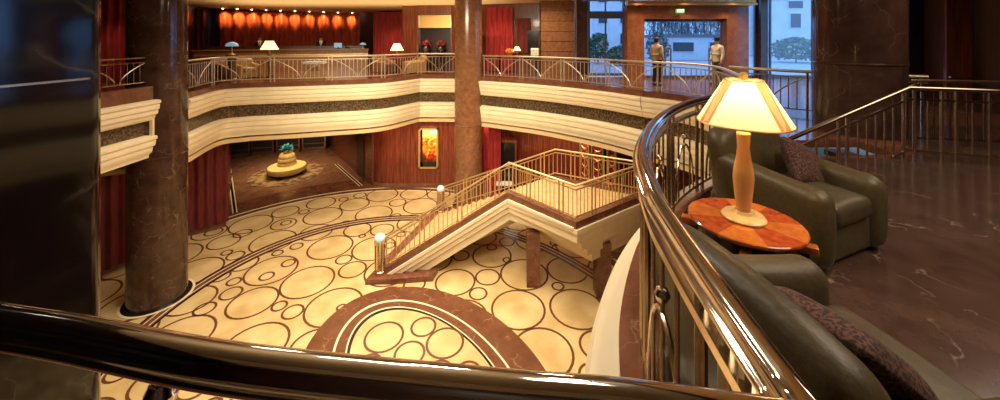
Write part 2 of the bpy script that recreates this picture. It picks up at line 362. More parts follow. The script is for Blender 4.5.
# circle inlay: touching rings of many sizes, a few crossing
cir = []
def inside(x, y, r): return math.hypot(x-Y0[0], y-Y0[1]) < YR-.15
for cap, tries in ((.74, 1500), (.60, 3000), (.46, 3500), (.33, 3500), (.22, 1500)):
    for _ in range(tries):
        x = random.uniform(-13, 5); y = random.uniform(2.5, 18)
        if not inside(x, y, .3): continue
        r = min([cap]+[math.hypot(x-a, y-b)-q for a, b, q in cir])
        if r > cap*.80: cir.append((x, y, r*1.04))
for _ in range(34):
    x = random.uniform(-12, 4); y = random.uniform(3, 17)
    if inside(x, y, .5): cir.append((x, y, random.uniform(.14, .34)))
for x, y, r in cir: annulus((x, y), r, r-.062, .006, 2, 0, 28)
annulus(A2, 7.06, 6.62, .009, 4, .105, 160); annulus(A2, 7.06, 7.0, .011, 5, .105, 160); annulus(A2, 6.68, 6.62, .011, 5, .105, 160)
annulus(A2, 6.94, 6.91, .011, 3, .105, 160); annulus(A2, 6.77, 6.74, .011, 3, .105, 160)
disc(MO, 2.95, .012, 4, .19); annulus((-1.69, 7.89), 2.27, 2.21, .014, 3, .27)
disc(MI_, 1.96, .015, 3, .30); disc(MI_, 1.92, .016, 5, .30); disc(MI_, 1.84, .017, 1, .30)
cin = []
for cap, tries in ((.52, 500), (.36, 1500), (.24, 1200)):
    for _ in range(tries):
        a = random.uniform(0, 2*pi); q = 1.8*math.sqrt(random.random()); x0_, y0_ = q*math.cos(a)*1.28, q*math.sin(a)*.70; x = MI_[0]+(x0_+y0_)/2**.5; y = MI_[1]+(y0_-x0_)/2**.5
        r = min([cap, (1.76-q)*.9]+[math.hypot(x-a_, y-b_)-q_ for a_, b_, q_ in cin])
        if r > cap*.78: cin.append((x, y, r*1.03))
for x, y, r in cin: annulus((x, y), r, r-.062, .019, 2, 0, 28)
# border lines of the corridor floor
for a, b in ((G(228, 160, ZL), G(235, 213, ZL)), (G(336, 164, ZL), G(361, 186, ZL))):
    d = (b-a).xy.normalized(); nn = Vector((-d.y, d.x))
    for w0, w1, mi in ((-.09, .09, 3), (-.045, .045, 5)):
        mb.add([(a.x+nn.x*w0, a.y+nn.y*w0, ZL+.006+.001*mi), (b.x+nn.x*w0, b.y+nn.y*w0, ZL+.006+.001*mi), (b.x+nn.x*w1, b.y+nn.y*w1, ZL+.006+.001*mi), (a.x+nn.x*w1, a.y+nn.y*w1, ZL+.006+.001*mi)], [(0, 1, 2, 3)], mi)
struct('floor_3', mb, [M['corr'], M['yellow'], M['ring'], M['creamline'], M['band'], M['black']], smooth=False)

# lobby walls
def wallsweep(name, path, z0, z1, m, th=.2):
    return struct(name, MB().sweep([(x, y, 0) for x, y in path], [(0, z0), (th, z0), (th, z1), (0, z1)]), m)
pw = [(-6.9, 19.2), (-6.45, 18.35), (-6.15, 18.12), (-5.7, 18.05), (-2.3, 18.0), (.4, 17.6), (2.6, 16.6), (4.4, 15.0), (5.9, 13.0), (6.8, 10.5), (7.0, 6), (6.5, 2), (4, -1), (0, -2.6)]
wallsweep('wall_lobby_back', [(p.x, p.y) for p in smoothpath(pw, .3)], ZL, -2.1, M['lacq'])
struct('baseboard_lobby_back', MB().sweep([(p.x, p.y, ZL) for p in smoothpath(pw, .3)], [(0, 0), (-.04, 0), (-.04, .22), (0, .22)]), M['kerb'])
lw = [(-10.95, 25), (-10.9, 14.4), (-11.05, 14.15), (-11.76, 13.66), (-12.3, 12.0), (-12.7, 11.2), (-12.9, 9), (-12.5, 4), (-10, 0), (-6, -2.6)]
lwp = [(-14.5, 19.4), (-11.15, 14.6), (-10.95, 14.3), (-11.1, 14.05), (-11.8, 13.6), (-12.3, 12.0), (-12.75, 11.0), (-12.9, 9), (-12.5, 4), (-10, 0), (-6, -2.6)]
wallsweep('wall_lobby_left', lwp, ZL, -2.1, M['lacq'], -.2)
struct('baseboard_lobby_left', MB().sweep([(x, y, ZL) for x, y in lwp], [(0, 0), (.05, 0), (.05, .22), (0, .22)]), M['kerb'])
wallsweep('wall_corridor', [(-6.35, 18.4), (-11.4, 24.6)], ZL, -2.1, M['wood'])
wallsweep('wall_corridor_end', [(-11.2, 25.6), (-20, 21.8)], ZL, -2.1, M['darkwood'])
wallsweep('wall_lobby_front', [(-6, -2.6), (0, -2.6)], ZL, -2.1, M['darkwood'])
# corridor glass doors
for i, (u0, u1) in enumerate(((228, 250), (251, 274), (276, 300), (302, 326))):
    d = 23.4
    a, b = P(u0, 100, 22.6+i*.5), P(u1, 100, 22.9+i*.5); z0, z1 = ZL, ZL+2.6; mb = MB(); L = (b-a).xy; ang = math.atan2(L.y, L.x); cx, cy = (a.x+b.x)/2, (a.y+b.y)/2; w = L.length
    mb.box((cx, cy, (z0+z1)/2), (w, .03, z1-z0), ang, 0)
    dx, dy = math.cos(ang), math.sin(ang)
    for sg in (-1, 1): mb.box((cx+sg*dx*(w/2-.05), cy+sg*dy*(w/2-.05), (z0+z1)/2), (.09, .08, z1-z0), ang, 1)
    mb.box((cx, cy, z1-.05), (w, .08, .1), ang, 1); mb.box((cx, cy, z0+.1), (w, .08, .2), ang, 1)
    for q in range(5): mb.box((cx, cy, z0+.45+q*.45), (w, .05, .05), ang, 1)
    o = struct('door_%d' % (i+2), mb, [M['fdark'], M['satin']], smooth=False)
# opening in the corridor wall, dark doorway of the lobby wall
p = P(505, 158, 17.2); struct('door_6', MB().box((p.x, p.y, ZL+1.25), (.95, .12, 2.5), -.15, 0).box((p.x-.52, p.y+.03, ZL+1.28), (.1, .2, 2.56), -.15, 1).box((p.x+.52, p.y-.1, ZL+1.28), (.1, .2, 2.56), -.15, 1).box((p.x, p.y-.02, ZL+2.6), (1.14, .2, .14), -.15, 1), [M['black'], M['wood']], smooth=False)
struct('door_7', MB().box((-7.55, 19.6, ZL+1.2), (1.1, .16, 2.4), math.atan2(6.2, -5.05), 0), [M['darkwood']], smooth=False)

# upper level walls
def wallpx(name, u0, d0, u1, d1, z0, z1, m, th=.2):
    a, b = P(u0, HZ, d0), P(u1, HZ, d1)
    return wallsweep(name, [(a.x, a.y), (b.x, b.y)], z0, z1, m, th)
wallpx('wall_reception_left', 178, 21.5, 219, 22.0, 0, 3.6, M['darkwood'])
wallpx('wall_reception_back', 214, 22.6, 372, 26.6, 0, 3.6, M['darkwood'])
wallpx('wall_reception_right', 360, 25.6, 404, 24.4, 0, 3.6, M['darkwood'])
wallsweep('wall_panelled', [(-5.5, 24.6), (-5.5, 20.3), (-4.62, 20.2)], 0, 3.6, M['wood'])
wallsweep('wall_panelled_2', [(-2.7, 20.0), (2.4, 18.6), (2.4, 18.9)], 0, 3.6, M['wood'])
struct('wall_panelled_3', MB().box((-3.66, 20.15, 3.35), (1.95, .3, .5), -.05), M['wood'], smooth=False)
struct('wall_niche', MB().box((-3.66, 20.95, 1.7), (2.0, .1, 3.4), -.05), M['darkwood'], smooth=False)
struct('trim_16', MB().box((-3.66, 20.6, 2.72), (1.9, .5, .72), -.05), M['gold'], smooth=False)
struct('wall_niche_left', MB().box((-4.62, 20.5, 1.5), (.1, .7, 3.2)), M['wood'], smooth=False)
struct('wall_niche_right', MB().box((-2.70, 20.45, 1.5), (.1, .7, 3.2)), M['wood'], smooth=False)
wallsweep('wall_left', [(-15.9, 3), (-16.3, 13.4), (-17.5, 21.6)], 0, 3.6, M['darkwood'], .2)
wallsweep('wall_lounge_right', [(11.5, -3), (11.3, 9.6)], 0, 3.6, M['darkwood'], -.2)
struct('wall_lounge_back', MB().box((12.4, 9.6, 1.8), (4.0, .2, 3.6), -.25), M['darkwood'], smooth=False)
wallsweep('wall_back', [(-19, 29.9), (3, 29.9)], -6, 3.6, M['darkwood'])
wallsweep('wall_front', [(-19, -2.9), (14, -2.9)], -6, 3.6, M['darkwood'], -.2)
wallsweep('wall_outer_left', [(-18.9, -3), (-20.5, 21.8), (-18.9, 30)], -6, 3.6, M['darkwood'])
wallsweep('wall_outer_right', [(13.9, -3), (13.9, 10)], -6, 3.6, M['darkwood'])
# red lacquer panel at the far right of the lounge and a pale bar standing in for a reflection
a = P(985, 40, 8.6); struct('trim_14', MB().box((a.x, a.y, 1.7), (1.5, .08, 3.2), -.25), M['wood'], smooth=False)
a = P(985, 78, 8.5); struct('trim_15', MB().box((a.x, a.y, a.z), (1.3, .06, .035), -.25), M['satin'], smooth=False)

# ------------------------------------------------------------------ columns
def column(name, label, x, y, r, z0, z1, m, base=True, n=48, collar=None):
    t = thing(name, label, 'column', (x, y, z0))
    MB().lathe([(r, .0), (r, z1-z0)], (x, y, z0), n).build('shaft', m, t)
    if base:
        MB().lathe([(r+.10, 0), (r+.10, .03), (r+.02, .06)], (x, y, z0), n).build('base_ring', M['black'], t)
        MB().lathe([(r+.16, 0), (r+.16, .022)], (x, y, z0), n).build('base_border', M['creamline'], t)
    if collar is not None:
        for z in collar: MB().lathe([(r, -.02), (r+.012, -.01), (r+.012, .01), (r, .02)], (x, y, z), n).build('joint_ring', m, t)
    return t
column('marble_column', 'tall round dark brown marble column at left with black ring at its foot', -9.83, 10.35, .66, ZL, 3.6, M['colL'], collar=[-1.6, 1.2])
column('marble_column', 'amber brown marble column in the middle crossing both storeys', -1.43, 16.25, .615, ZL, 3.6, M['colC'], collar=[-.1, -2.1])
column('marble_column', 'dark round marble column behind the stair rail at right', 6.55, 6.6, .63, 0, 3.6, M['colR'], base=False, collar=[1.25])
# rounded pier at the far left with a metal line
t = thing('marble_pier', 'huge glossy black marble pier with thin metal line at far left', 'column', (-4.3, 1.7, ZL))
def rrect(x0, x1, y0, y1, r, n=8):
    out = []
    for cx, cy, a in ((x1-r, y1-r, 0), (x0+r, y1-r, pi/2), (x0+r, y0+r, pi), (x1-r, y0+r, 1.5*pi)):
        out += [(cx+r*math.cos(a+pi/2*i/n), cy+r*math.sin(a+pi/2*i/n)) for i in range(n+1)]
    return out
rr = rrect(-5.3, -3.50, -2.0, 3.25, .17); MB().prism(rr, ZL, 3.59).build('shaft', M['pier'], t, ang=.5)
rr2 = rrect(-5.312, -3.488, -2.012, 3.13, .10); MB().prism(rr2, 1.335, 1.352).build('metal_line', M['satin'], t, ang=.5)
# square pilasters on the balcony
def pilaster(label, u0, u1, d, m, dep=.7, joints=()):
    a, b = P(u0, HZ, d), P(u1, HZ, d); cx = (a.x+b.x)/2; w = b.x-a.x
    t = thing('pilaster', label, 'column', (cx, d, 0))
    MB().box((cx, d+dep/2, 1.795), (w, dep, 3.59)).build('shaft', m, t, smooth=False)
    for z in joints: MB().box((cx, d+dep/2, z), (w+.02, dep+.02, .015)).build('joint_line', M['black'], t, smooth=False)
    return t
pilaster('square brown marble pilaster with horizontal joints left of the windows', 541, 574, 17.6, M['colC'], joints=(.6, 1.1, 1.6, 2.1, 2.6, 3.1))
t = pilaster('narrow dark marble pilaster beside the left window', 577, 590, 17.2, M['colR'])
MB().box((P(575.3, 40, 17.1).x, 17.1, 1.79), (.08, .1, 3.58)).build('metal_strip', M['satin'], t, smooth=False)

# ------------------------------------------------------------------ railings
ucyl = MB().lathe([(1, 0), (1, 1)], n=8).build('baluster_source', M['satin'], None); ucm = ucyl.data; bpy.data.objects.remove(ucyl)
cylmesh = {}
def bar(name, a, b, r, m, parent):
    if m.name not in cylmesh:
        me = ucm.copy(); me.materials.clear(); me.materials.append(m); me.name = 'round_bar'; cylmesh[m.name] = me
    o = bpy.data.objects.new(name, cylmesh[m.name]); C.objects.link(o); o.parent = parent
    off = Vector((0, 0, 0)); q = parent
    while q is not None: off += q.location; q = q.parent
    d = Vector(b)-Vector(a); o.location = Vector(a)-off; o.scale = (r, r, d.length)
    o.rotation_mode = 'QUATERNION'; o.rotation_quaternion = d.to_track_quat('Z', 'Y') if abs(d.normalized().z) < .9999 else (1, 0, 0, 0)
    return o
def ellipse(w, h, n=14, zc=0): return [(w/2*math.cos(2*pi*i/n), zc+h/2*math.sin(2*pi*i/n)) for i in range(n)]
class Arc:
    def __init__(s, pts):
        s.p = [Vector(p) for p in pts]; s.s = [0]
        for a, b in zip(s.p, s.p[1:]): s.s.append(s.s[-1]+(b-a).xy.length)
        s.L = s.s[-1]
    def at(s, x):
        x = max(0, min(s.L, x))
        for i in range(len(s.p)-1):
            if x <= s.s[i+1]+1e-9: 
                t = (x-s.s[i])/max(1e-9, s.s[i+1]-s.s[i]); return s.p[i].lerp(s.p[i+1], t)
        return s.p[-1]
def domeprof(w, h, zc):
    pr = []; b = .0105; xb = w/2-b
    for k in range(13): a = -pi*.5+pi*1.0*k/12; pr.append((xb+b*math.cos(a), zc-.006+b*math.sin(a)))
    for k in range(1, 16): a = pi*k/16; pr.append(((xb-b*.35)*math.cos(a), zc+.002+(h/2-.002)*math.sin(a)))
    for k in range(13): a = pi*.5+pi*1.0*k/12; pr.append((-xb+b*math.cos(a), zc-.006+b*math.sin(a)))
    for k in range(1, 10): a = pi+pi*k/10; pr.append((xb*math.cos(a), zc-.014+(h/2-.014)*math.sin(a)))
    return pr
def railing(name, label, pts, h=1.05, hw=(.085, .08), sub=.17, bot=.10, psp=1.9, bsp=.14, rb=.012, rp=.022, m=None, mh=None, mode='V', double=True, nar=14, cat='railing', drop=0, breaks=None, maxb=100, thick=.015, start=0, utk=None, arch=.34, dome=False):
    m = m or M['farmetal']; mh = mh or m
    A = Arc(pts); t = thing(name, label, cat, tuple(A.p[0]))
    MB().sweep(A.p, domeprof(*hw, h-hw[1]/2) if dome else ellipse(*hw, nar, h-hw[1]/2)).build('handrail', mh, t, ang=1.2)
    seg = [p for p, q in zip(A.p, A.s) if q >= start]
    tu = utk or thick
    MB().sweep(seg, [(-tu, h-sub), (tu, h-sub), (tu, h-sub+.03), (-tu, h-sub+.03)]).build('upper_rail', m, t)
    if bot: MB().sweep(seg, [(-thick, bot), (thick, bot), (thick, bot+.03), (-thick, bot+.03)]).build('bottom_rail', m, t)
    br = breaks or [A.L*i/max(1, round(A.L/psp)) for i in range(max(1, round(A.L/psp))+1)]
    nb = 0
    if start:
        for s in br:
            if 1.6 < s < start-.5:
                MB().lathe([(0, -.03), (.022, -.024), (.032, 0), (.022, .024), (0, .03)], tuple(A.at(s)+Vector((0, 0, h-hw[1]-.035))), 14).build('ball_collar', mh, t)
    for i, s in enumerate(br):
        for ds in ((-.07, .07) if double and s >= start else (0,)):
            q = A.at(s+ds)
            if (s+ds < -.01 or s+ds > A.L+.01): continue
            bar('post', q+Vector((0, 0, -drop)), q+Vector((0, 0, h-hw[1]*.5)), rp, m, t)
    for s0, s1 in zip(br, br[1:]):
        if s1 <= start: continue
        w = s1-s0; k = max(2, round((w-.2)/bsp))
        for j in range(1, k):
            if nb >= maxb: break
            q = A.at(s0+.1+(w-.2)*j/k); bar('baluster', q+Vector((0, 0, bot-.01)), q+Vector((0, 0, h-sub+.01)), rb, m, t); nb += 1
        sm = (s0+s1)/2
        if 'V' in mode:
            for sg in (-1, 1):
                pp = []
                for a in range(11):
                    f = a/10; q = A.at(sm+sg*(.05+(w/2-.17)*(f**1.8))); pp.append(q+Vector((0, 0, bot+.02+(h-sub-bot-.02)*f)))
                MB().tube(pp, thick*1.05, 6).build('curved_strut', m, t)
        if 'A' in mode:
            pp = []
            for a in range(15):
                an = pi*a/14; q = A.at(sm-(w/2-.16)*.96*math.cos(an)); pp.append(q+Vector((0, 0, bot+.02+arch*math.sin(an))))
            MB().tube(pp, thick, 8).build('arch', m, t)
            q = A.at(sm); MB().lathe([(0, -.03), (.02, -.023), (.03, 0), (.02, .023), (0, .03)], tuple(q+Vector((0, 0, bot+.06+arch+.035))), 12).build('ball_finial', m, t)
    return t
near_path = sp_front+sp_side[1:]
AN = Arc(near_path); LF = Arc(sp_front).L
brs = [.0, 1.4, LF-1.25, LF+.13, LF+.36, LF+1.2, LF+2.1, LF+2.95, LF+3.8, LF+4.65, AN.L-.02]
brs = sorted(b for b in brs if b <= AN.L)
railing('guard_railing', 'thick polished bronze guard rail curving from the foreground past the armchairs', near_path, h=1.05, hw=(.098, .085), psp=.95, bsp=.15, rb=.009, rp=.018, m=M['satin'], mh=M['chrome'], mode='A', nar=28, breaks=brs, thick=.012, start=LF+.12, utk=.026, arch=.50, dome=True)
railing('balcony_railing', 'far balcony railing curving right of the middle column towards the doors', [p for p in sp_ringR[:-1]]+sp_farR[:-1], h=1.0, hw=(.09, .07), bsp=.17, rb=.013, rp=.028, mode='V', maxb=110)
def sub(path, a, b): return path[a:b]
railing('balcony_railing', 'short straight far balcony railing just left of the middle column', [Vector(p) for p in ((-1.98, 16.9, .05), (-2.18, 17.0, .05), (-3.8, 17.05, .05))], h=1.0, hw=(.09, .07), bsp=.16, rb=.013, rp=.028, mode='V')
railing('balcony_railing', 'long curved far balcony railing in front of the reception', [p+Vector((0, 0, .05)) for p in sp_farL1+sp_farL2[1:]], h=1.0, hw=(.09, .07), bsp=.155, rb=.013, rp=.028, mode='V')
railing('balcony_railing', 'dark balcony railing between the black pier and left column', [p+Vector((-.02, 0, .42)) for p in sp_frag], h=.80, hw=(.07, .06), bsp=.16, rb=.011, rp=.022, mode='V', m=M['chromed'])
railing('window_guard_railing', 'railing guarding the window behind the lamp shade', [(5.95, 9.35, 0), (6.25, 8.75, 0), (6.6, 8.2, 0), (7.3, 7.5, 0), (8.2, 6.9, 0)], h=1.0, hw=(.09, .07), bsp=.15, rb=.012, rp=.026, mode='V', m=M['satin'], mh=M['farmetal'])
railing('stair_railing', 'dark bronze railing sloping down beside the lounge steps at right', [(3.72, 4.80, -.70), (5.78, 5.10, .0), (6.6, 4.78, 0), (7.9, 4.4, 0)], h=1.02, hw=(.07, .06), bsp=.16, rb=.012, rp=.022, m=M['satin'], mh=M['chromed'], mode='', sub=.2, breaks=[0, 1.0, 2.08, 2.5, 2.96, 4.1])
railing('stair_railing', 'second dark railing on the far side of the lounge steps', [(6.55, 5.75, 0), (7.2, 5.62, 0), (8.6, 5.3, 0)], h=1.05, hw=(.06, .05), bsp=.2, rb=.011, rp=.02, m=M['chromed'], mh=M['satin'], mode='', sub=.2)
t = thing('lounge_steps', 'short flight of marble steps behind the sloping dark railing at right', 'stairs', (5.0, 5.5, -1))
for i in range(5):
    x1 = 5.72-i*.32; z = -.15*(i+1); yy = 5.14+(x1-4.05)*.075
    MB().box((x1-.16, 5.60, z-.04), (.32, .80, .08)).build('step', M['floor'], t, smooth=False)

# ------------------------------------------------------------------ grand staircase
ZS = -3.25
N1, N2, A_, B_, R_, C_ = Vector((-3.72, 11.25)), Vector((-2.5, 15.2)), Vector((.28, 11.35)), Vector((2.02, 9.62)), Vector((4.55, 11.35)), Vector((1.96, 12.75))
t = thing('grand_staircase', 'cream sided staircase rising from the lobby floor to a square landing', 'staircase', (1, 11.5, ZL))
ns = 15
for i in range(ns):
    f0, f1 = i/ns, (i+1)/ns; z1 = ZL+(ZS-ZL)*(i+1)/ns
    q = [N1.lerp(A_, f0), N1.lerp(A_, f1), N2.lerp(C_, f1), N2.lerp(C_, f0)]
    MB().prism([tuple(p) for p in q], max(ZL, z1-.34), z1).build('step', M['steps'], t, smooth=False)
MB().prism([tuple(p) for p in (A_, B_, R_, C_)], ZS-.15, ZS).build('landing_floor', M['steps'], t, smooth=False)
fp = [(N1.x, N1.y, ZL+.12), (A_.x, A_.y, ZS+.05), (B_.x, B_.y, ZS), (R_.x, R_.y, ZS)]
# path runs with the outside on its right: offsets negative = outwards
MB().sweep(fp, [(.10, .10), (-.08, .10), (-.08, -.10), (.10, -.10)]).build('kerb', M['kerb'], t)
prof = [(.25, -.10), (-.13, -.10), (-.13, -.20), (-.09, -.23), (-.09, -.36), (-.02, -.40), (-.02, -.55), (.07, -.60), (.07, -.84), (.25, -.84)]
sm_ = MB(); sm_.sweep(fp[:3], prof)
for j in range(2*len(prof), 3*len(prof)):
    x, y, z = sm_.v[j]; sm_.v[j] = (x, y, ZS+(z-ZS)*.62)
sm_.build('stringer', M['cream'], t)
nAB = Vector((1, 1)).normalized(); eBR = (R_-B_).normalized(); nBR = Vector((-eBR.y, eBR.x)); lm_ = MB()
for z0_, z1_, ka, kb in ((-.22, -.10, -.10, -.13), (-.48, -.22, -.04, -.08), (-.56, -.48, .10, -.05), (-.76, -.56, .18, -.03), (-.84, -.76, .40, .02), (-1.04, -.84, .48, .04), (-1.28, -1.04, .72, .08)):
    eAB = (B_-A_).normalized(); b_ = B_+nAB*0
    def meet(da, db):      # corner of the two faces moved in by da and db
        p = A_+nAB*da; q = B_+nBR*db; d = eAB.x*eBR.y-eAB.y*eBR.x; w = q-p; t_ = (w.x*eBR.y-w.y*eBR.x)/d; return p+eAB*t_
    c_ = meet(ka, kb); lm_.prism([tuple(A_+nAB*ka+eAB*.05), tuple(c_), tuple(R_+nBR*kb), tuple(C_+Vector((.1, -.1)))], ZS+z0_, ZS+z1_)
lm_.build('landing_fascia', M['cream'], t, smooth=False)
MB().sweep([(N2.x, N2.y, ZL+.12), (C_.x, C_.y, ZS), (R_.x, R_.y, ZS)], [(.08, .10), (-.10, .10), (-.10, -.35), (.08, -.35)]).build('back_kerb', M['kerb'], t)
MB().add([(N1.x+.9, N1.y+.2, ZL+.0), (A_.x, A_.y+.1, ZS-.84), (C_.x, C_.y, ZS-.84), (N2.x+.9, N2.y-.3, ZL+.0)], [(0, 1, 2, 3)]).build('flight_soffit', M['cream'], t, smooth=False)
MB().prism([(N1.x-.35, N1.y-.38), (N1.x+.4, N1.y-.36), (N1.x+1.65, N1.y-.22), (N1.x+1.75, N1.y+.2), (N1.x+.9, N1.y+1), (N2.x+.9, N2.y-.2), (N2.x+.3, N2.y+.3), (N2.x-.35, N2.y+.25)], ZL, ZL+.16).build('plinth', M['kerb'], t, smooth=False)
for nm, (u, v, w) in (('support_post', (533.5, 288, .40)), ('support_post', (610, 320, .42))):
    q = G(u, v, ZL) if u < 600 else Vector((2.98, 10.3, ZL)); MB().box((q.x, q.y+w/2, (ZL+ZS-.9)/2), (w, w, ZS-.9-ZL)).build(nm, M['kerb'], t, smooth=False)
kw = dict(h=.98, hw=(.075, .06), bsp=.15, rb=.012, rp=.024, m=M['stairmetal'], sub=.16)
railing('staircase_railing', 'gilt railing on the near side of the staircase and its landing', [(N1.x+.1, N1.y, ZL+.25), (A_.x, A_.y, ZS+.10), (B_.x, B_.y, ZS+.08), (R_.x, R_.y, ZS+.08)], mode='', psp=1.2, **kw)
railing('staircase_railing', 'gilt railing on the far side of the staircase and its landing', [(N2.x+.1, N2.y, ZL+.25), (C_.x, C_.y, ZS+.10), (R_.x-.05, R_.y+.02, ZS+.10)], mode='', psp=1.2, **kw)
def newel(label, q, h):
    t = thing('newel_post', label, 'newel post', (q.x, q.y, ZL+.16), group=None)
    MB().lathe([(.17, 0), (.17, .08), (.14, .1), (.14, h-.12), (.17, h-.1), (.17, h)], (q.x, q.y, ZL+.16), 20).build('post', M['satin'], t)
    for k in range(8):
        a = 2*pi*k/8; MB().tube([(q.x+.145*math.cos(a), q.y+.145*math.sin(a), ZL+.27), (q.x+.145*math.cos(a), q.y+.145*math.sin(a), ZL+.04+h)], .018, 6).build('flute', M['chromed'], t)
    MB().lathe([(.15, 0), (.17, .05), (.15, .13), (.09, .18), (0, .2)], (q.x, q.y, ZL+.16+h), 20).build('glass_cap', M['globe'], t)
newel('bronze newel post with pale glass cap at the near foot of the staircase', N1+Vector((-.02, -.05)), 1.02)
newel('bronze newel post with pale glass cap at the far foot of the staircase', N2, .9)

# ------------------------------------------------------------------ lobby furnishings
oc = G(287, 174, ZL)
cp = tag(MB().lathe([(1.80, 0), (1.80, .02), (0, .02)], tuple(oc), 64, wob=lambda a: 1+.015*math.cos(16*a)).build('round_carpet', [M['carpet']]), 'round patterned brown carpet under the mustard ottoman', 'carpet')
t = thing('round_ottoman', 'round mustard ottoman seat with tiered centre on round carpet', 'ottoman', (oc.x, oc.y, ZL+.02))
K = .80
def kk(pr): return [(a*K, b*.95) for a, b in pr]
MB().lathe(kk([(1.0, 0), (1.05, .05), (1.0, .12)]), (oc.x, oc.y, ZL+.02), 48).build('base', M['black_w'], t)
MB().lathe(kk([(1.02, .12), (1.18, .2), (1.22, .34), (1.16, .46), (1.0, .52), (.5, .54), (0, .54)]), (oc.x, oc.y, ZL+.02), 48).build('seat', M['ottoman'], t)
MB().lathe(kk([(.58, .5), (.60, .62), (.55, .70), (.57, .74), (.55, .88), (.50, .94), (.51, .98), (.47, 1.12), (.36, 1.2), (0, 1.2)]), (oc.x, oc.y, ZL+.02), 40).build('tiered_backrest', M['ottoman'], t)
t = thing('planter', 'teal leafy plant in a pot on top of the ottoman', 'plant', (oc.x, oc.y, ZL+1.16))
MB().lathe([(.13, 0), (.18, .14), (.16, .14), (0, .12)], (oc.x, oc.y, ZL+1.16), 20).build('pot', M['gold'], t)
mb = MB()
for k in range(150):
    a = random.uniform(0, 2*pi); e = random.uniform(.1, 1.4); L = random.uniform(.16, .32); d = Vector((math.cos(a)*math.cos(e), math.sin(a)*math.cos(e), math.sin(e)))
    b0 = Vector((oc.x, oc.y, ZL+1.30))+d*random.uniform(.03, .16); s_ = d.cross(Vector((0, 0, 1))).normalized()*.05
    mb.add([b0, b0+d*L*.5+s_, b0+d*L, b0+d*L*.5-s_], [(0, 1, 2, 3)])
mb.build('foliage', M['teal'], t)
# back-lit framed panel
a = P(428.5, 148, 17.93); t = thing('lit_picture', 'glowing amber picture in a gilt frame on the red lobby wall', 'picture', (a.x, a.y, a.z))
w, h = .82, 1.85
MB().box((a.x, a.y, a.z), (w, .06, h)).build('glowing_panel', M['art'], t, smooth=False)
fr = MB()
for sg in (-1, 1): fr.box((a.x+sg*(w/2+.04), a.y-.02, a.z), (.08, .12, h+.16)); fr.box((a.x, a.y-.02, a.z+sg*(h/2+.04)), (w+.16, .12, .08))
fr.build('frame', M['gold'], t, smooth=False)
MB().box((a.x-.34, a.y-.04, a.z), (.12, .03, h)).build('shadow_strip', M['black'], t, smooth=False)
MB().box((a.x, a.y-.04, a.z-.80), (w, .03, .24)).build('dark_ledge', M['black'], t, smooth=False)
# gilt fret screens on the right part of the lobby wall
def fret(label, u0, u1, v0, v1, d0, d1):
    a, b = P(u0, v0, d0), P(u1, v0, d1); ang = math.atan2(b.y-a.y, b.x-a.x); w = (b-a).xy.length; c = (a+b)/2
    z0, z1 = ZL+.1, -2.3; t = thing('fret_screen', label, 'screen', (c.x, c.y, z0))
    MB().box((c.x, c.y, (z0+z1)/2), (w, .05, z1-z0), ang).build('red_backing', M['drape'], t, smooth=False)
    mb = MB(); dx, dy = math.cos(ang), math.sin(ang); n = int((z1-z0)/.38)
    nx, ny = dy*.05, -dx*.05
    for i in range(n):
        zc = z0+.2+i*.38
        mb.tube([(c.x+nx+dx*w*.36*math.cos(2*pi*k/12), c.y+ny+dy*w*.36*math.cos(2*pi*k/12), zc+.17*math.sin(2*pi*k/12)) for k in range(13)], .022, 5)
    for sg in (-1, 1): mb.box((c.x+sg*dx*w*.46+nx, c.y+sg*dy*w*.46+ny, (z0+z1)/2), (.07, .05, z1-z0), ang)
    mb.build('gilt_fretwork', M['gold'], t)
fret('narrow gilt fretwork screen on red backing nearer the column', 581, 590, 140, 180, 15.55, 15.15)
fret('gilt fretwork screen on red backing right of the first one', 592, 604, 140, 180, 15.1, 14.7)
fret('bright gilt fretwork screen beside the guard rail', 608, 617, 140, 180, 14.5, 14.1)
# small desk in the lobby doorway
q = P(505, 160, 16.9); t = thing('hall_table', 'small dark hall table with white runner in the lobby doorway', 'table', (q.x, q.y-.3, ZL))
MB().box((q.x, q.y-.3, ZL+.78), (.8, .45, .05)).build('tabletop', M['white'], t, smooth=False)
for sx in (-1, 1):
    for sy in (-1, 1): MB().box((q.x+sx*.34, q.y-.3+sy*.17, ZL+.38), (.07, .07, .76)).build('leg', M['black_w'], t, smooth=False)
# ------------------------------------------------------------------ drapes
def drape(name, label, pts, z0, z1, m, amp=.06, wl=.22, group=None, folds=None):
    A = Arc([Vector((*p, 0)) for p in pts]); n = max(8, int(A.L/wl*10)); vs = []; fs = []
    for i in range(n+1):
        s = A.L*i/n; q = A.at(s); q2 = A.at(min(A.L, s+.01)); q1 = A.at(max(0, s-.01)); tg = (q2-q1).xy.normalized(); nn = Vector((-tg.y, tg.x))
        w = amp*(math.sin(2*pi*s/wl)+.35*math.sin(2*pi*s/wl*.37+1))
        for z in (z0, z1): vs.append((q.x+nn.x*w, q.y+nn.y*w, z))
    for i in range(n): fs.append((2*i, 2*i+2, 2*i+3, 2*i+1))
    o = MB().add(vs, fs).build(name, m, None, ang=2.5); return tag(o, label, 'curtain', group)
def pt(u, d): q = P(u, 40, d); return (q.x, q.y)
drape('reception_drape', 'long dark red pleated curtain lit from above behind the reception desk', [pt(217, 22.0), pt(290, 24.0), pt(361, 25.9)], .05, 3.5, M['desk_drape'], .07, .50)
drape('red_curtain', 'bright red curtain right of the reception beside the wood panelling', [pt(373, 24.0), pt(402, 23.2)], .05, 3.5, M['drape'], .06, .25)
drape('red_curtain', 'red curtain on the wall above the railing at far left', [pt(88, 13.6), pt(130, 14.3), pt(140, 14.6)], .05, 3.5, M['drape'], .06, .3)
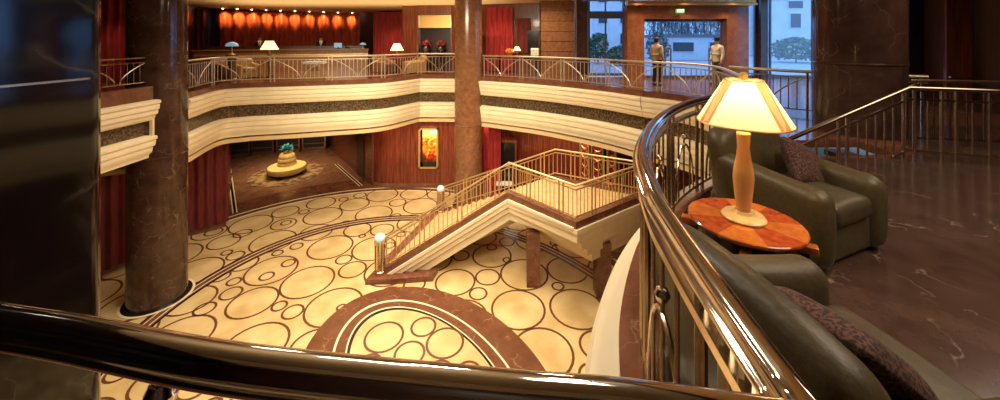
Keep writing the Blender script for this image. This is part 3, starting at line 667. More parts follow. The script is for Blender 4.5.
drape('red_curtain', 'red curtain left of the reception next to the left column', [pt(192, 20.6), pt(204, 20.8)], .05, 3.5, M['drape_d'], .06, .3)
drape('red_curtain', 'red curtain panel right of the middle column on the balcony', [pt(486, 19.2), pt(513, 18.9)], .05, 3.4, M['drape'], .05, .3)
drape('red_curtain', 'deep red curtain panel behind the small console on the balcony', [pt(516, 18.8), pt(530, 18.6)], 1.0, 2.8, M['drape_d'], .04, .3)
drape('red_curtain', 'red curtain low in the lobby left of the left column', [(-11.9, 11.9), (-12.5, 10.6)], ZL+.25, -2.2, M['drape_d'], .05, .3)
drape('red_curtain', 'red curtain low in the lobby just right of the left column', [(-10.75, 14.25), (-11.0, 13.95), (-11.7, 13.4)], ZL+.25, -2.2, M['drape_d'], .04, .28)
drape('red_curtain', 'red curtain on the lobby wall right of the middle column', [pt(484, 16.9), pt(501, 16.75)], ZL+.1, -2.2, M['drape'], .05, .3)
# ------------------------------------------------------------------ reception desk
da, db = P(196, 40, 18.6), P(368, 40, 21.6)
ang = math.atan2(db.y-da.y, db.x-da.x); dc = (da+db)/2; dw = (db-da).xy.length
t = thing('reception_desk', 'long wooden reception desk with pale top below the red drape', 'desk', (dc.x, dc.y, 0))
MB().box((dc.x, dc.y, .55), (dw, .6, 1.1), ang).build('front', M['amber'], t, smooth=False)
MB().box((dc.x, dc.y, 1.13), (dw+.1, .8, .06), ang).build('counter_top', M['amber'], t, smooth=False)
MB().box((dc.x-math.sin(ang)*.0, dc.y+.28, 1.24), (dw-.6, .10, .18), ang).build('raised_ledge', M['darkwood'], t, smooth=False)
MB().box((dc.x+math.sin(ang)*.32, dc.y-math.cos(ang)*.32, .85), (dw, .04, .05), ang).build('moulding', M['gold'], t, smooth=False)
def dome_lamp(label, x, y, z0, h, r):
    t = thing('dome_lamp', label, 'lamp', (x, y, z0))
    MB().lathe([(r*.55, 0), (r*.55, .03), (r*.12, .06), (r*.1, h-.05), (r*.15, h)], (x, y, z0), 16).build('stem', M['gold'], t)
    MB().lathe([(r, h), (r*.97, h+r*.25), (r*.75, h+r*.55), (r*.4, h+r*.72), (0, h+r*.78)], (x, y, z0), 24).build('glass_dome', M['blue_g'], t)
q = P(232, 40, 14.9); 
t = thing('lamp_stand', 'slim wooden pedestal carrying the left blue dome lamp', 'stand', (q.x, q.y, 0))
MB().lathe([(.24, 0), (.24, .05), (.16, .1), (.11, .5), (.16, .95), (.22, 1.0), (.22, 1.05), (0, 1.05)], (q.x, q.y, 0), 16).build('pedestal', M['amber'], t)
dome_lamp('blue glass dome lamp on a pedestal by the balcony railing', q.x, q.y, 1.05, .36, .23)
q = P(363, 40, 21.4); dome_lamp('smaller blue glass dome lamp at the right end of the reception desk', q.x, q.y, 1.16, .22, .18)
# computer monitor, papers on the desk
q = P(338, 40, 20.9); t = thing('desk_monitor', 'small bluish computer screen on the reception desk', 'monitor', (q.x, q.y, 1.16))
MB().box((q.x, q.y, 1.36), (.42, .05, .28), ang).build('screen', M['blue_g'], t, smooth=False); MB().box((q.x, q.y+.03, 1.2), (.1, .12, .1), ang).build('stand', M['black'], t, smooth=False)
q = P(347, 40, 21.1); t = thing('desk_telephone', 'dark telephone near the right end of the reception desk', 'telephone', (q.x, q.y, 1.16))
MB().box((q.x, q.y, 1.20), (.3, .25, .08), ang).build('body', M['black'], t, smooth=False); MB().rbox((q.x, q.y-.02, 1.27), (.3, .07, .06), .03).build('handset', M['black'], t)

# ------------------------------------------------------------------ people
def skin_mesh(name, joints, edges, radii, m, parent, sub=2, flatY=1.0):
    me = bpy.data.meshes.new(name); me.from_pydata([tuple(j) for j in joints], edges, []); o = bpy.data.objects.new(name, me); C.objects.link(o)
    o.modifiers.new('s', 'SKIN'); sv = me.skin_vertices[0].data
    for i, r in enumerate(radii): sv[i].radius = r if isinstance(r, tuple) else (r, r)
    sv[0].use_root = True
    su = o.modifiers.new('d', 'SUBSURF'); su.levels = sub; su.render_levels = sub
    dg = bpy.context.evaluated_depsgraph_get(); nm = bpy.data.meshes.new_from_object(o.evaluated_get(dg)); nm.name = name
    bpy.data.objects.remove(o); nm.materials.clear(); nm.materials.append(m)
    nm.polygons.foreach_set('use_smooth', [True]*len(nm.polygons))
    o = bpy.data.objects.new(name, nm); C.objects.link(o); o.parent = parent; return o
def person(label, loc, rz, H=1.74, coat=None, long=True, cap=False, trous=None, shirt=False, arms='down'):
    k = H/1.74; t = thing('person', label, 'person', loc, rz); V = lambda x, y, z: Vector((x*k, y*k, z*k))
    # local: facing -Y
    if arms == 'down': el_, ha = (.235, .03, 1.13), (.24, -.06, .88)
    else: el_, ha = (.24, .05, 1.12), (.10, -.24, 1.06)
    J = [V(0, 0, .95), V(0, .01, 1.10), V(0, .01, 1.28), V(0, .015, 1.42), V(0, .005, 1.52), V(0, -.01, 1.60), V(0, -.012, 1.68)]
    Rr = [(.15*k, .11*k), (.135*k, .10*k), (.155*k, .11*k), (.12*k, .085*k), .052*k, (.075*k, .092*k), (.066*k, .078*k)]
    E = [(0, 1), (1, 2), (2, 3), (3, 4), (4, 5), (5, 6)]
    for sg in (-1, 1):
        n = len(J); J += [V(.18*sg, .015, 1.40), V(el_[0]*sg, el_[1], el_[2]), V(ha[0]*sg, ha[1], ha[2])]; Rr += [.06*k, .043*k, .030*k]
        E += [(3, n), (n, n+1), (n+1, n+2)]
        hx, hy, hz = ha; pal = V(hx*sg, hy-.02 if arms == 'down' else hy-.06, hz-.08 if arms == 'down' else hz+.01); J.append(pal); Rr.append((.035*k, .018*k)); E.append((n+2, n+3))
    for sg in (-1, 1):
        n = len(J); J += [V(.09*sg, 0, .86), V(.10*sg, -.01, .48), V(.105*sg, .03, .10), V(.11*sg, .0, .04), V(.12*sg, -.15, .03)]; Rr += [.085*k, .058*k, .040*k, .042*k, (.038*k, .028*k)]
        E += [(0, n), (n, n+1), (n+1, n+2), (n+2, n+3), (n+3, n+4)]
    b = skin_mesh('body', J, E, Rr, M['skin'], t)
    # fingers and face belong to the body surface
    mb = MB()
    for sg in (-1, 1):
        hx, hy, hz = ha
        for f in range(4):
            if arms == 'down': p0 = V(sg*(hx+.0), hy-.045+.02*f, hz-.11); p1 = p0+V(0, -.005, -.045-.012*(f in (1, 2))); p2 = p1+V(-.012*sg, -.012, -.025)
            else: p0 = V(sg*(hx-.03), hy-.06+.0*f, hz+.025-.018*f); p1 = p0+V(-.045*sg, -.02, 0); p2 = p1+V(-.02*sg, .012, 0)
            mb.tube([p0, p1, p2], [.0095*k, .009*k, .007*k], 6)
        p0 = V(sg*hx, hy-.05, hz-.05); mb.tube([p0, p0+V(-.012*sg, -.03, -.03), p0+V(-.014*sg, -.04, -.055)], [.011*k, .010*k, .008*k], 6)
    mb.lathe([(0, -.028), (.016, -.012), (.010, .01), (0, .03)], tuple(V(0, -.105, 1.605)), 8)
    for sg in (-1, 1): mb.lathe([(0, -.03), (.014, -.012), (.016, .012), (0, .03)], tuple(V(.078*sg, .0, 1.61)), 8)
    mb.box(V(0, -.098, 1.558), (.045, .014, .012))
    h = mb.build('hands_and_features', M['skin'], b, local=True)
    # join into one body mesh
    bm = bmesh.new(); bm.from_mesh(b.data); bm.from_mesh(h.data); bm.to_mesh(b.data); bm.free(); bpy.data.objects.remove(h)
    ey = MB()
    for sg in (-1, 1): ey.lathe([(0, -.009), (.011, 0), (0, .009)], tuple(V(.03*sg, -.093, 1.628)), 8)
    ey.build('eyes', M['eye'], t, local=True)
    hm = MB(); hm.lathe([(.084*k, 1.625*k), (.092*k, 1.66*k), (.088*k, 1.71*k), (.06*k, 1.75*k), (0, 1.765*k)], (0, .014*k, 0), 18, sy=1.12)
    hm.lathe([(.05*k, 1.56*k), (.07*k, 1.60*k), (.075*k, 1.66*k)], (0, .04*k, 0), 16, sy=1.0); hm.build('hair', M['hair'], t, local=True)
    if cap:
        cm = MB(); cm.lathe([(.098*k, 1.685*k), (.100*k, 1.72*k), (.112*k, 1.745*k), (.112*k, 1.765*k), (0, 1.785*k)], (0, .01*k, 0), 20, sy=1.1)
        cm.box((0, -.13*k, 1.69*k), (.13*k, .09*k, .012*k)); cm.build('peaked_cap', M['hair'], t, local=True)
    # jacket / coat
    J = [V(0, .0, .98), V(0, .012, 1.12), V(0, .012, 1.28), V(0, .015, 1.41), V(0, .01, 1.485)]; Rr = [(.178*k, .135*k), (.158*k, .122*k), (.18*k, .135*k), (.145*k, .105*k), (.07*k, .06*k)]; E = [(0, 1), (1, 2), (2, 3), (3, 4)]
    if long: J += [V(0, .0, .82)]; Rr += [(.19*k, .145*k)]; E += [(0, 5)]
    for sg in (-1, 1):
        n = len(J); J += [V(.185*sg, .015, 1.40), V(el_[0]*sg, el_[1], el_[2]), V(ha[0]*sg*.99, ha[1]*.97, ha[2]+.01)]; Rr += [.078*k, .060*k, .046*k]; E += [(3, n), (n, n+1), (n+1, n+2)]
    skin_mesh('jacket', J, E, Rr, coat, t)
    if shirt:
        sm = MB(); sm.add([V(-.09, -.15, 1.46), V(.09, -.15, 1.46), V(0, -.20, 1.12)], [(0, 1, 2)]); sm.add([V(-.05, -.09, 1.49), V(.05, -.09, 1.49), V(.06, -.13, 1.45), V(-.06, -.13, 1.45)], [(0, 1, 2, 3)]); sm.build('shirt_front', M['shirt'], t, local=True)
        sm = MB(); sm.add([V(-.012, -.158, 1.44), V(.012, -.158, 1.44), V(.014, -.198, 1.2), V(-.014, -.198, 1.2)], [(0, 1, 2, 3)]); sm.build('necktie', M['hair'], t, local=True)
    J = [V(0, 0, .97)]; Rr = [(.150*k, .115*k)]; E = []
    for sg in (-1, 1):
        n = len(J); J += [V(.092*sg, 0, .84), V(.102*sg, -.01, .48), V(.107*sg, .03, .09)]; Rr += [.105*k, .080*k, .070*k]; E += [(0, n), (n, n+1), (n+1, n+2)]
    skin_mesh('trousers', J, E, Rr, trous or M['trou'], t)
    sh = MB()
    for sg in (-1, 1): sh.rbox(tuple(V(.115*sg, -.055, .04)), (.10*k, .29*k, .08*k), .04)
    sh.build('shoes', M['black_w'], t, local=True)
    return t
q = P(657, 40, 13.3); person('bareheaded person in tan coat and dark trousers standing left in the doorway', (q.x, q.y, 0), math.radians(115), 1.76, M['coat'], True, False, M['trou'])
q = P(717, 40, 13.4); person('person in peaked cap and pale coat standing right in the doorway', (q.x, q.y, 0), math.radians(-75), 1.74, M['coat2'], True, True, M['trou'])
q = P(260, 40, 21.2); person('left receptionist in black suit and white shirt behind the desk', (q.x, q.y, 0), math.radians(30), 1.92, M['suit'], False, False, M['suit'], True, 'front')
q = P(321, 40, 22.4); person('right receptionist in black suit and white shirt behind the desk', (q.x, q.y, 0), math.radians(25), 1.92, M['suit'], False, False, M['suit'], True, 'front')

# ------------------------------------------------------------------ armchairs
def armchair(label, loc, rz, lm, sm, name='armchair', s=1.0, group=None):
    t = thing(name, label, 'armchair', loc, rz, group)
    # front faces -Y, width 1.0, depth .95
    MB().rbox((0, .02, .17), (.98, .88, .30), .06).build('base', lm, t, local=True, weld=True)
    for sg in (-1, 1):
        def fn(x, y, z, sg=sg):
            f = (y+.46)/.92; z2 = z+.30
            z2 = z2*.95*(1+.16*max(0, f)**1.5)
            x = x*(1+.05*math.sin(pi*min(1, max(0, z2/.62))))
            return (x, y-.02*math.sin(pi*z2/.6), z2-.30)
        MB().rbox((sg*.395, -.01, .32), (.205, .92, .60), .10, fn, 5, mid=5).build('arm', lm, t, local=True, weld=True)
    def fb(x, y, z):
        zz = (z+.41)/.82; y = y+.12*zz**1.4-.05*(x/.5)**2; z = z+.06*max(0, zz)
        z = z-.10*(abs(x)/.5)**2.4*max(0, zz)
        return (x*(1+.0*zz), y, z)
    MB().rbox((0, .36, .43), (.98, .22, .82), .105, fb, 5, mid=8).build('backrest', lm, t, local=True, weld=True)
    def fc(x, y, z):
        return (x, y, z+.03*(1-(x/.3)**2)*(1-(y/.4)**2)*(1 if z > 0 else 0))
    MB().rbox((0, -.09, .375), (.56, .74, .17), .06, fc, 4, mid=5).build('seat_cushion', sm, t, local=True, weld=True)
    for sx in (-1, 1):
        for sy in (-1, 1): MB().box((sx*.42, .38*sy, .02), (.06, .06, .04)).build('foot', M['black_w'], t, local=True)
    t.scale = s if isinstance(s, tuple) else (s, s, s)
    return t
fA = math.atan2(-.92, .38)
armchair('olive leather armchair with spotted cushion behind the round table', (2.49, 3.08, 0), fA+pi/2, M['leather'], M['seatl'], s=(.90, .95, 1.0))
armchair('olive leather armchair in the foreground backed against the guard rail', (1.225, 1.365, 0), math.radians(99), M['leather'], M['seatl'], s=(.94, .89, 1.0))
def pillow(label, loc, rot, w, h, th, m):
    def fn(x, y, z): 
        a, b = x/(w/2), z/(h/2); k = max(0, 1-a**4)*max(0, 1-b**4)
        sx = 1-.10*(1-abs(b))*0-.06*(1-b*b)*abs(a); sz = 1-.06*(1-a*a)*abs(b)
        return (x*sx, y*(.12+.88*k**.6), z*sz)
    o = MB().rbox((0, 0, 0), (w, th, h), .06, fn, 3, mid=8).build('throw_pillow', m, None, weld=True, ang=2)
    o.location = loc; o.rotation_euler = rot; return tag(o, label, 'pillow')
fx, fy = .38, -.92
pillow('square spotted brown pillow on the armchair behind the table', (2.58-fx*.06+.11, 3.13-fy*.06-.02, .575), (math.radians(-30), math.radians(22), fA+pi/2), .46, .42, .16, M['leopard'])
pillow('large dark spotted pillow on the foreground armchair', (1.215, 1.285, .59), (math.radians(-52), math.radians(6), math.radians(102)), .40, .38, .15, M['leopard'])

# ------------------------------------------------------------------ round side table
TX, TY, TZ = 1.52, 2.24, .555
t = thing('side_table', 'round sunburst wood side table with dark base between the armchairs', 'side table', (TX, TY, 0))
MB().lathe([(.25, TZ-.03), (.30, TZ-.028), (.312, TZ-.015), (.312, TZ-.005), (.307, TZ), (0, TZ)], n=64).build('tabletop', M['top'], t, local=True)
MB().lathe([(.24, TZ-.20), (.265, TZ-.19), (.265, TZ-.03), (.24, TZ-.03)], n=48).build('apron', M['black_w'], t, local=True)
for k in range(4):
    a = math.radians(45+90*k+12); lx, ly = .275*math.cos(a), .275*math.sin(a)
    leg = MB().box((lx, ly, (TZ-.11)/2), (.065, .06, TZ-.11), a).build('leg', M['black_w'], t, local=True, smooth=False)
    MB().rbox((.30*math.cos(a), .30*math.sin(a), TZ-.085), (.10, .062, .045), .008, rz=a).build('peg', M['peg'], leg, local=True)
MB().lathe([(.23, .12), (.24, .13), (.24, .15), (0, .15)], n=40).build('lower_shelf', M['black_w'], t, local=True)
# lamp
LX, LY = TX+.005, TY+.015
t = thing('table_lamp', 'large lit table lamp with ivory panelled shade and amber glass body on side table', 'lamp', (LX, LY, TZ))
MB().lathe([(.118, 0), (.122, .012), (.108, .028), (.06, .036), (.05, .05), (0, .05)], n=40).build('base', noisy('pale_alabaster', (.72, .48, .16), (.80, .58, .24), 12, .25), t, local=True)
MB().lathe([(.034, .04), (.040, .06), (.046, .12), (.054, .20), (.058, .26), (.052, .32), (.040, .38), (.033, .44), (.036, .50), (.040, .53), (.028, .545), (0, .545)], n=32).build('glass_body', M['vase'], t, local=True)
MB().lathe([(.008, .54), (.008, .90)], n=8).build('stem', M['gold'], t, local=True)
zb, zt, rb_, rt_ = .600, .865, .258, .105; NS = 48
mb = MB(); mg = MB()
for i in range(NS):
    a0, a1 = 2*pi*i/NS, 2*pi*(i+1)/NS
    quad = [(r*math.cos(a), r*math.sin(a), z) for r, z, a in ((rb_, zb, a0), (rb_, zb, a1), (rt_, zt, a1), (rt_, zt, a0))]
    mb.add(quad, [(0, 1, 2, 3)])
shade = mb.build('lamp_shade', M['shade'], t, local=True, weld=True)
for k in range(4):
    a = math.radians(-124.6+(52, -52, 128, -128)[k]); hw0, hw1 = .16, .24
    mg.add([((rb_+.003)*math.cos(a-hw0), (rb_+.003)*math.sin(a-hw0), zb), ((rb_+.003)*math.cos(a+hw0), (rb_+.003)*math.sin(a+hw0), zb), ((rt_+.003)*math.cos(a+hw1*1.6), (rt_+.003)*math.sin(a+hw1*1.6), zt), ((rt_+.003)*math.cos(a-hw1*1.6), (rt_+.003)*math.sin(a-hw1*1.6), zt)], [(0, 1, 2, 3)])
mg.build('shade_panels', M['shadeg'], shade, local=True)
MB().tube([(rb_*math.cos(2*pi*k/48), rb_*math.sin(2*pi*k/48), zb) for k in range(49)], .005, 6).build('lower_trim', M['gold'], shade, local=True)
MB().tube([(rt_*math.cos(2*pi*k/48), rt_*math.sin(2*pi*k/48), zt) for k in range(49)], .004, 6).build('upper_trim', M['gold'], shade, local=True)
MB().lathe([(.006, .865), (.022, .875), (.026, .895), (.018, .91), (0, .915)], n=16).build('finial', M['amberg'], t, local=True)
MB().lathe([(rt_, .862), (.0, .866)], n=32).build('shade_cap', M['shade'], shade, local=True)

# ------------------------------------------------------------------ balcony seating by the reception
def small_lamp(label, x, y, z, s=1.0):
    t = thing('shaded_lamp', label, 'lamp', (x, y, z))
    MB().lathe([(.12*s, 0), (.12*s, .03*s), (.04*s, .06*s), (.07*s, .2*s), (.03*s, .36*s), (.02*s, .42*s)], n=16).build('stem', M['amber'], t, local=True)
    MB().lathe([(.32*s, .40*s), (.14*s, .74*s)], n=24).build('shade', M['warmshade'], t, local=True)
def small_table(label, x, y, h=.62, r=.35):
    t = thing('occasional_table', label, 'table', (x, y, 0))
    MB().lathe([(r, h-.04), (r, h), (0, h)], n=24).build('tabletop', M['wood'], t, local=True)
    MB().lathe([(.2, 0), (.2, .04), (.05, .08), (.05, h-.04)], n=16).build('pedestal', M['black_w'], t, local=True)
def seat_at(u, d): q = P(u, 40, d); return (q.x, q.y)
x, y = seat_at(226, 16.3); armchair('russet armchair left of the pair near the reception railing', (x, y, 0), math.radians(70), M['brown_l'], M['brown_l'])
x, y = seat_at(246, 15.9); armchair('tan gold armchair facing the small lamp table near the reception', (x, y, 0), math.radians(60), M['gold_l'], M['gold_l'])
x, y = seat_at(269.5, 16.3); small_table('occasional table under the left cream lamp on the balcony', x, y, .78, .27); small_lamp('cream shaded lamp in front of the reception desk', x, y, .78, 1.15)
x, y = seat_at(397, 18.2); small_table('occasional table under the right cream lamp on the balcony', x, y, .72, .27); small_lamp('cream shaded lamp in front of the bright red curtain', x, y, .72, 1.05)
x, y = seat_at(415, 18.3); armchair('tan gold armchair beside the right cream lamp on the balcony', (x, y, 0), math.radians(-60), M['gold_l'], M['gold_l'])
x, y = seat_at(385, 18.6); armchair('russet armchair left of the right cream lamp on the balcony', (x, y, 0), math.radians(60), M['brown_l'], M['brown_l'])
x, y = seat_at(315, 15.8); t = thing('chest', 'pale stone topped chest behind the reception railing', 'chest', (x, y, 0), .2)
MB().box((0, 0, .33), (.62, .42, .62)).build('body', M['gold_l'], t, local=True, smooth=False); MB().box((0, 0, .68), (.84, .52, .10)).build('top', M['white'], t, local=True, smooth=False)
MB().box((0, -.215, .42), (.54, .015, .20)).build('drawer', M['brown_l'], t, local=True, smooth=False); MB().box((0, 0, .08), (.72, .48, .16)).build('plinth', M['gold_l'], t, local=True, smooth=False)
# niche vases
for i, (u, lab) in enumerate(((426, 'dark urn with red flowers at the left of the panelled niche'), (441, 'dark urn with red flowers at the right of the panelled niche'))):
    x, y = seat_at(u, 20.45); t = thing('flower_urn', lab, 'vase', (x, y, 0))
    MB().lathe([(.2, 0), (.2, .1), (.1, .2), (.1, .6), (.24, .95), (.26, 1.15), (.16, 1.3), (.2, 1.36)], n=20).build('urn', M['black_w'], t, local=True)
    mb = MB()
    for k in range(120):
        a = random.uniform(0, 2*pi); e = random.uniform(0, 1.5); R0 = random.uniform(.08, .24)
        c = Vector((R0*math.cos(a)*math.cos(e), R0*math.sin(a)*math.cos(e), 1.40+R0*math.sin(e))); s_ = .05
        n = Vector((random.uniform(-1, 1), random.uniform(-1, 1), random.uniform(-1, 1))).normalized(); x_ = n.orthogonal().normalized()*s_; y_ = n.cross(x_)
        mb.add([c-x_-y_, c+x_-y_, c+x_+y_, c-x_+y_], [(0, 1, 2, 3)])
    mb.build('flowers', M['redflower'], t, local=True)
# console with lamp, flowers and white box
x0, y0 = seat_at(517, 17.9); t = thing('console_table', 'long low console against the wood wall right of the middle column', 'console table', (x0, y0, 0), -.25)
MB().box((0, 0, .86), (2.0, .45, .06)).build('tabletop', M['wood'], t, local=True, smooth=False)
for sx in (-1, 1):
    for sy in (-1, 1): MB().box((sx*.94, sy*.18, .415), (.07, .07, .83)).build('leg', M['black_w'], t, local=True, smooth=False)
x, y = seat_at(517, 17.95); small_lamp('small white lamp on the console right of the middle column', x, y, .89, .62)
x, y = seat_at(535, 17.75); t = thing('white_cabinet', 'small white box cabinet at the right end of the console', 'box', (x, y, .89), -.25)
MB().rbox((0, 0, .19), (.38, .28, .38), .03).build('case', M['white'], t, local=True); MB().box((0, -.145, .2), (.26, .01, .22)).build('front_panel', M['satin'], t, local=True)
x, y = seat_at(510, 18.0); t = thing('flower_bowl', 'bowl of orange flowers at the left of the console', 'flowers', (x, y, .89))
MB().lathe([(.06, 0), (.14, .1), (.13, .1), (0, .08)], n=16).build('bowl', M['gold'], t, local=True); mb = MB()
for k in range(90):
    a = random.uniform(0, 2*pi); e = random.uniform(0, 1.5); R0 = random.uniform(.08, .2); c = Vector((R0*math.cos(a)*math.cos(e)*1.3, R0*math.sin(a)*math.cos(e), .14+R0*math.sin(e)))
    n = Vector((random.uniform(-1, 1), random.uniform(-1, 1), random.uniform(-1, 1))).normalized(); x_ = n.orthogonal().normalized()*.04; y_ = n.cross(x_); mb.add([c-x_-y_, c+x_-y_, c+x_+y_, c-x_+y_], [(0, 1, 2, 3)])
mb.build('flowers', M['orangeflower'], t, local=True)
struct('door_8', MB().box((P(533, 40, 18.4).x, 18.62, 1.55), (.55, .1, 1.2), -.27), M['black'], smooth=False)

# ------------------------------------------------------------------ downlights over the reception drape
for i in range(10):
    u = 226+i*14.2; d = 21.7+(u-217)/144*3.9; q = P(u, 10, d); z = 3.6
    names = ['leftmost', 'second', 'third', 'fourth', 'fifth', 'sixth', 'seventh', 'eighth', 'ninth', 'rightmost']
    t = thing('recessed_downlight', '%s of the ten ceiling downlights above the reception drape%s' % (names[i], '' if i in (0, 9) else ' from the left'), 'downlight', (q.x, d-.25, z), group='downlights above the reception drape')
    MB().lathe([(.13, -.001), (.13, -.03), (.09, -.03), (.08, -.005)], n=20).build('trim_ring', M['white'], t, local=True)
    MB().lathe([(.055, -.012), (.05, -.04), (.03, -.06), (0, -.065)], n=20).build('lens', M['bulb'], t, local=True)
    L = bpy.data.lights.new('downlight', 'SPOT'); L.energy = 230; L.color = (1, .62, .17); L.spot_size = math.radians(58); L.spot_blend = .9; L.shadow_soft_size = .05
    o = bpy.data.objects.new('downlight_lamp', L); C.objects.link(o); o.location = (q.x+.03, d-.33, z-.13)
    o.rotation_euler = (math.radians(57), 0, .47)

# ------------------------------------------------------------------ entrance portal, windows, outside
def win(name, x0, x1, y, z0, z1, nv=1, hbars=()):
    mb = MB(); mb.box(((x0+x1)/2, y, (z0+z1)/2), (x1-x0, .02, z1-z0), 0, 0)
    for i in range(nv+1): mb.box((x0+(x1-x0)*i/nv, y, (z0+z1)/2), (.05, .10, z1-z0), 0, 1)
    for z in (z0+.05, z1-.05): mb.box(((x0+x1)/2, y, z), (x1-x0, .12, .1), 0, 1)
    for z, h in hbars: mb.box(((x0+x1)/2, y-.03, z), (x1-x0, .16, h), 0, 1)
    return struct(name, mb, [M['glass'], M['mull']], smooth=False)
PD = 15.6
Xa, Xb, Xc, Xd = [P(u, 40, PD).x for u in (627, 644, 726, 748)]
zh0, zh1 = EYE+21*PD/F, EYE+34*PD/F
win('window_1', P(588, 40, 17.0).x, Xa+.3, 17.0, 0, 3.6, 2, ((EYE+25*17/F, .34),))
win('door_1', Xb, Xc, PD+.35, 0, zh0, 1)
win('window_2', Xd-.1, P(770, 40, 16).x, 16.0, 0, 3.6, 2, ()); win('window_4', P(764, 40, 16).x, 13.9, 16.02, 0, 3.6, 1, ())
pilaster('slim dark brown pilaster between the panes of the right window', 761, 768, 15.7, M['colR'], .4)
win('window_3', Xa, Xd, PD+.35, zh1, 3.6, 3)
t = thing('entrance_portal', 'brown marble portal framing the glass entrance behind two standing people', 'portal', (Xa, PD, 0))
MB().box(((Xa+Xb)/2, PD+.2, zh0/2), (Xb-Xa, .5, zh0)).build('pillar', M['portal'], t, smooth=False)
MB().box(((Xc+Xd)/2, PD+.2, zh0/2), (Xd-Xc, .5, zh0)).build('pillar', M['portal'], t, smooth=False)
MB().box(((Xa+Xd)/2, PD+.2, (zh0+zh1)/2), (Xd-Xa, .5, zh1-zh0)).build('lintel', M['portal'], t, smooth=False)
MB().sweep([(Xa-.1, PD-.2, zh1), (Xd+.1, PD-.2, zh1)], [(.1, 0), (-.25, 0), (-.25, .08), (-.15, .12), (-.15, .22), (.1, .22)]).build('cornice', M['gold'], t)  # gilt colour stands in for golden light on the portal's top
q = P(680, 11, PD-.35); t = thing('exit_sign', 'small green lit exit sign on the portal lintel', 'sign', (q.x, q.y, q.z))
MB().box((0, 0, 0), (.34, .08, .17)).build('sign_box', M['exit'], t, local=True, smooth=False)
fc = bpy.data.curves.new('exit_text', 'FONT'); fc.body = 'EXIT'; fc.size = .14; fc.align_x = 'CENTER'; fc.align_y = 'CENTER'; fc.extrude = .004
fo = bpy.data.objects.new('tmp', fc); C.objects.link(fo); me = bpy.data.meshes.new_from_object(fo.evaluated_get(bpy.context.evaluated_depsgraph_get())); bpy.data.objects.remove(fo)
me.materials.clear(); me.materials.append(M['exitt']); o = bpy.data.objects.new('lettering', me); C.objects.link(o); o.parent = t; o.location = (0, -.046, 0); o.rotation_euler = (pi/2, 0, 0)
MB().box((0, .03, .13), (.03, .03, .12)).build('bracket', M['mull'], t, local=True, smooth=False)
# turnstile-like door handles
for i, u in enumerate((668, 712)):
    q = P(u, 60, PD-.1); t = thing('door_stanchion', ('left' if i == 0 else 'right')+' dark arched metal stanchion in the entrance doorway', 'stanchion', (q.x, q.y, 0))
    for dx in (-.12, .12):
        MB().tube([(dx, 0, 0), (dx, 0, 1.25)], .035, 8).build('post', M['mull'], t, local=True)
    MB().tube([(.12*math.cos(pi*k/8), 0, 1.25+.12*math.sin(pi*k/8)) for k in range(9)], .035, 8).build('arched_top', M['mull'], t, local=True)

struct('floor_4', MB().prism([(-2, 17.3), (3.5, 16.3), (90, 16.3), (90, 90), (-2, 90)], -.2, -.03), M['paving'], smooth=False)
def house(label, x, y, w, h, dep, wins, roof=None, dark=None):
    t = thing('building', label, 'building', (x, y, 0))
    MB().box((0, dep/2, h/2), (w, dep, h)).build('walls', M['facade'], t, local=True, smooth=False)
    for cx, cz, ww, wh in wins:
        f = MB().box((cx, -.03, cz), (ww+.16, .1, wh+.16)).build('window', M['facade'], t, local=True, smooth=False)
        MB().box((cx, -.09, cz), (ww, .04, wh)).build('pane', M['fdark'], f, local=True, smooth=False)
    if roof == 'gable':
        MB().add([(-w/2-.3, -.3, h), (w/2+.3, -.3, h), (w/2+.3, dep, h), (-w/2-.3, dep, h), (-w/2-.3, dep/2, h+1.6), (w/2+.3, dep/2, h+1.6)], [(0, 1, 5, 4), (3, 4, 5, 2), (0, 4, 3), (1, 2, 5)]).build('roof', M['roof'], t, local=True, smooth=False)
    elif roof: MB().box((0, dep/2, h+.12), (w+.3, dep+.3, .24)).build('roof', M['roof'], t, local=True, smooth=False)
    return t
def bld(u0, u1, d): return (P((u0+u1)/2, 40, d).x, P(u1, 40, d).x-P(u0, 40, d).x)
x, w = bld(664, 740, 30); house('low white garden building with long dark window seen through the entrance', x, 30, w, 1.9, 4, [(-1.6, 1.1, 1.7, .75), (1.6, 1.1, 2.0, .75)], True)
x, w = bld(592, 634, 38); house('tall pale apartment building behind the left window', x, 38, w, 9.5, 6, [(cx, cz, .9, 1.1) for cx in (-1.1, 1.2) for cz in (1.8, 4.0, 6.2)], True)
x, w = bld(772, 850, 36); house('pale house with slate roof behind the right window', x, 36, w, 6.0, 6, [(-1.6, 3.6, 1.0, 1.4), (-1.6, 5.2, 1.4, .7), (1.2, 3.6, 1.0, 1.4), (1.2, 1.3, 1.0, 1.2)], 'gable')
def bush(label, u, d, r, h, m, n=700):
    q = P(u, 40, d); t = thing('shrub', label, 'shrub', (q.x, d, -.03)); mb = MB()
    MB().tube([(0, 0, 0), (0, 0, h*.6)], .05, 6).build('stem', M['bark'], t, local=True)
    for k in range(n):
        a = random.uniform(0, 2*pi); e = random.uniform(-.9, 1.5); R0 = random.uniform(.6, 1); c = Vector((r*R0*math.cos(a)*math.cos(e), r*R0*math.sin(a)*math.cos(e), h*.5+h*.5*R0*math.sin(e)))
        nn = Vector((random.uniform(-1, 1), random.uniform(-1, 1), random.uniform(-1, 1))).normalized(); x_ = nn.orthogonal().normalized()*.11; y_ = nn.cross(x_)
        mb.add([c-x_, c-y_, c+x_, c+y_], [(0, 1, 2, 3)])
    mb.build('foliage', m, t, local=True)
bush('round green shrub behind the left window', 598, 26, .75, 2.2, M['leaf'])
bush('low green shrub right of the first behind the left window', 620, 24, .9, 1.3, M['leaf'])
bush('broad green shrub behind the right window', 796, 27, 1.7, 1.9, M['leaf'], 1200)
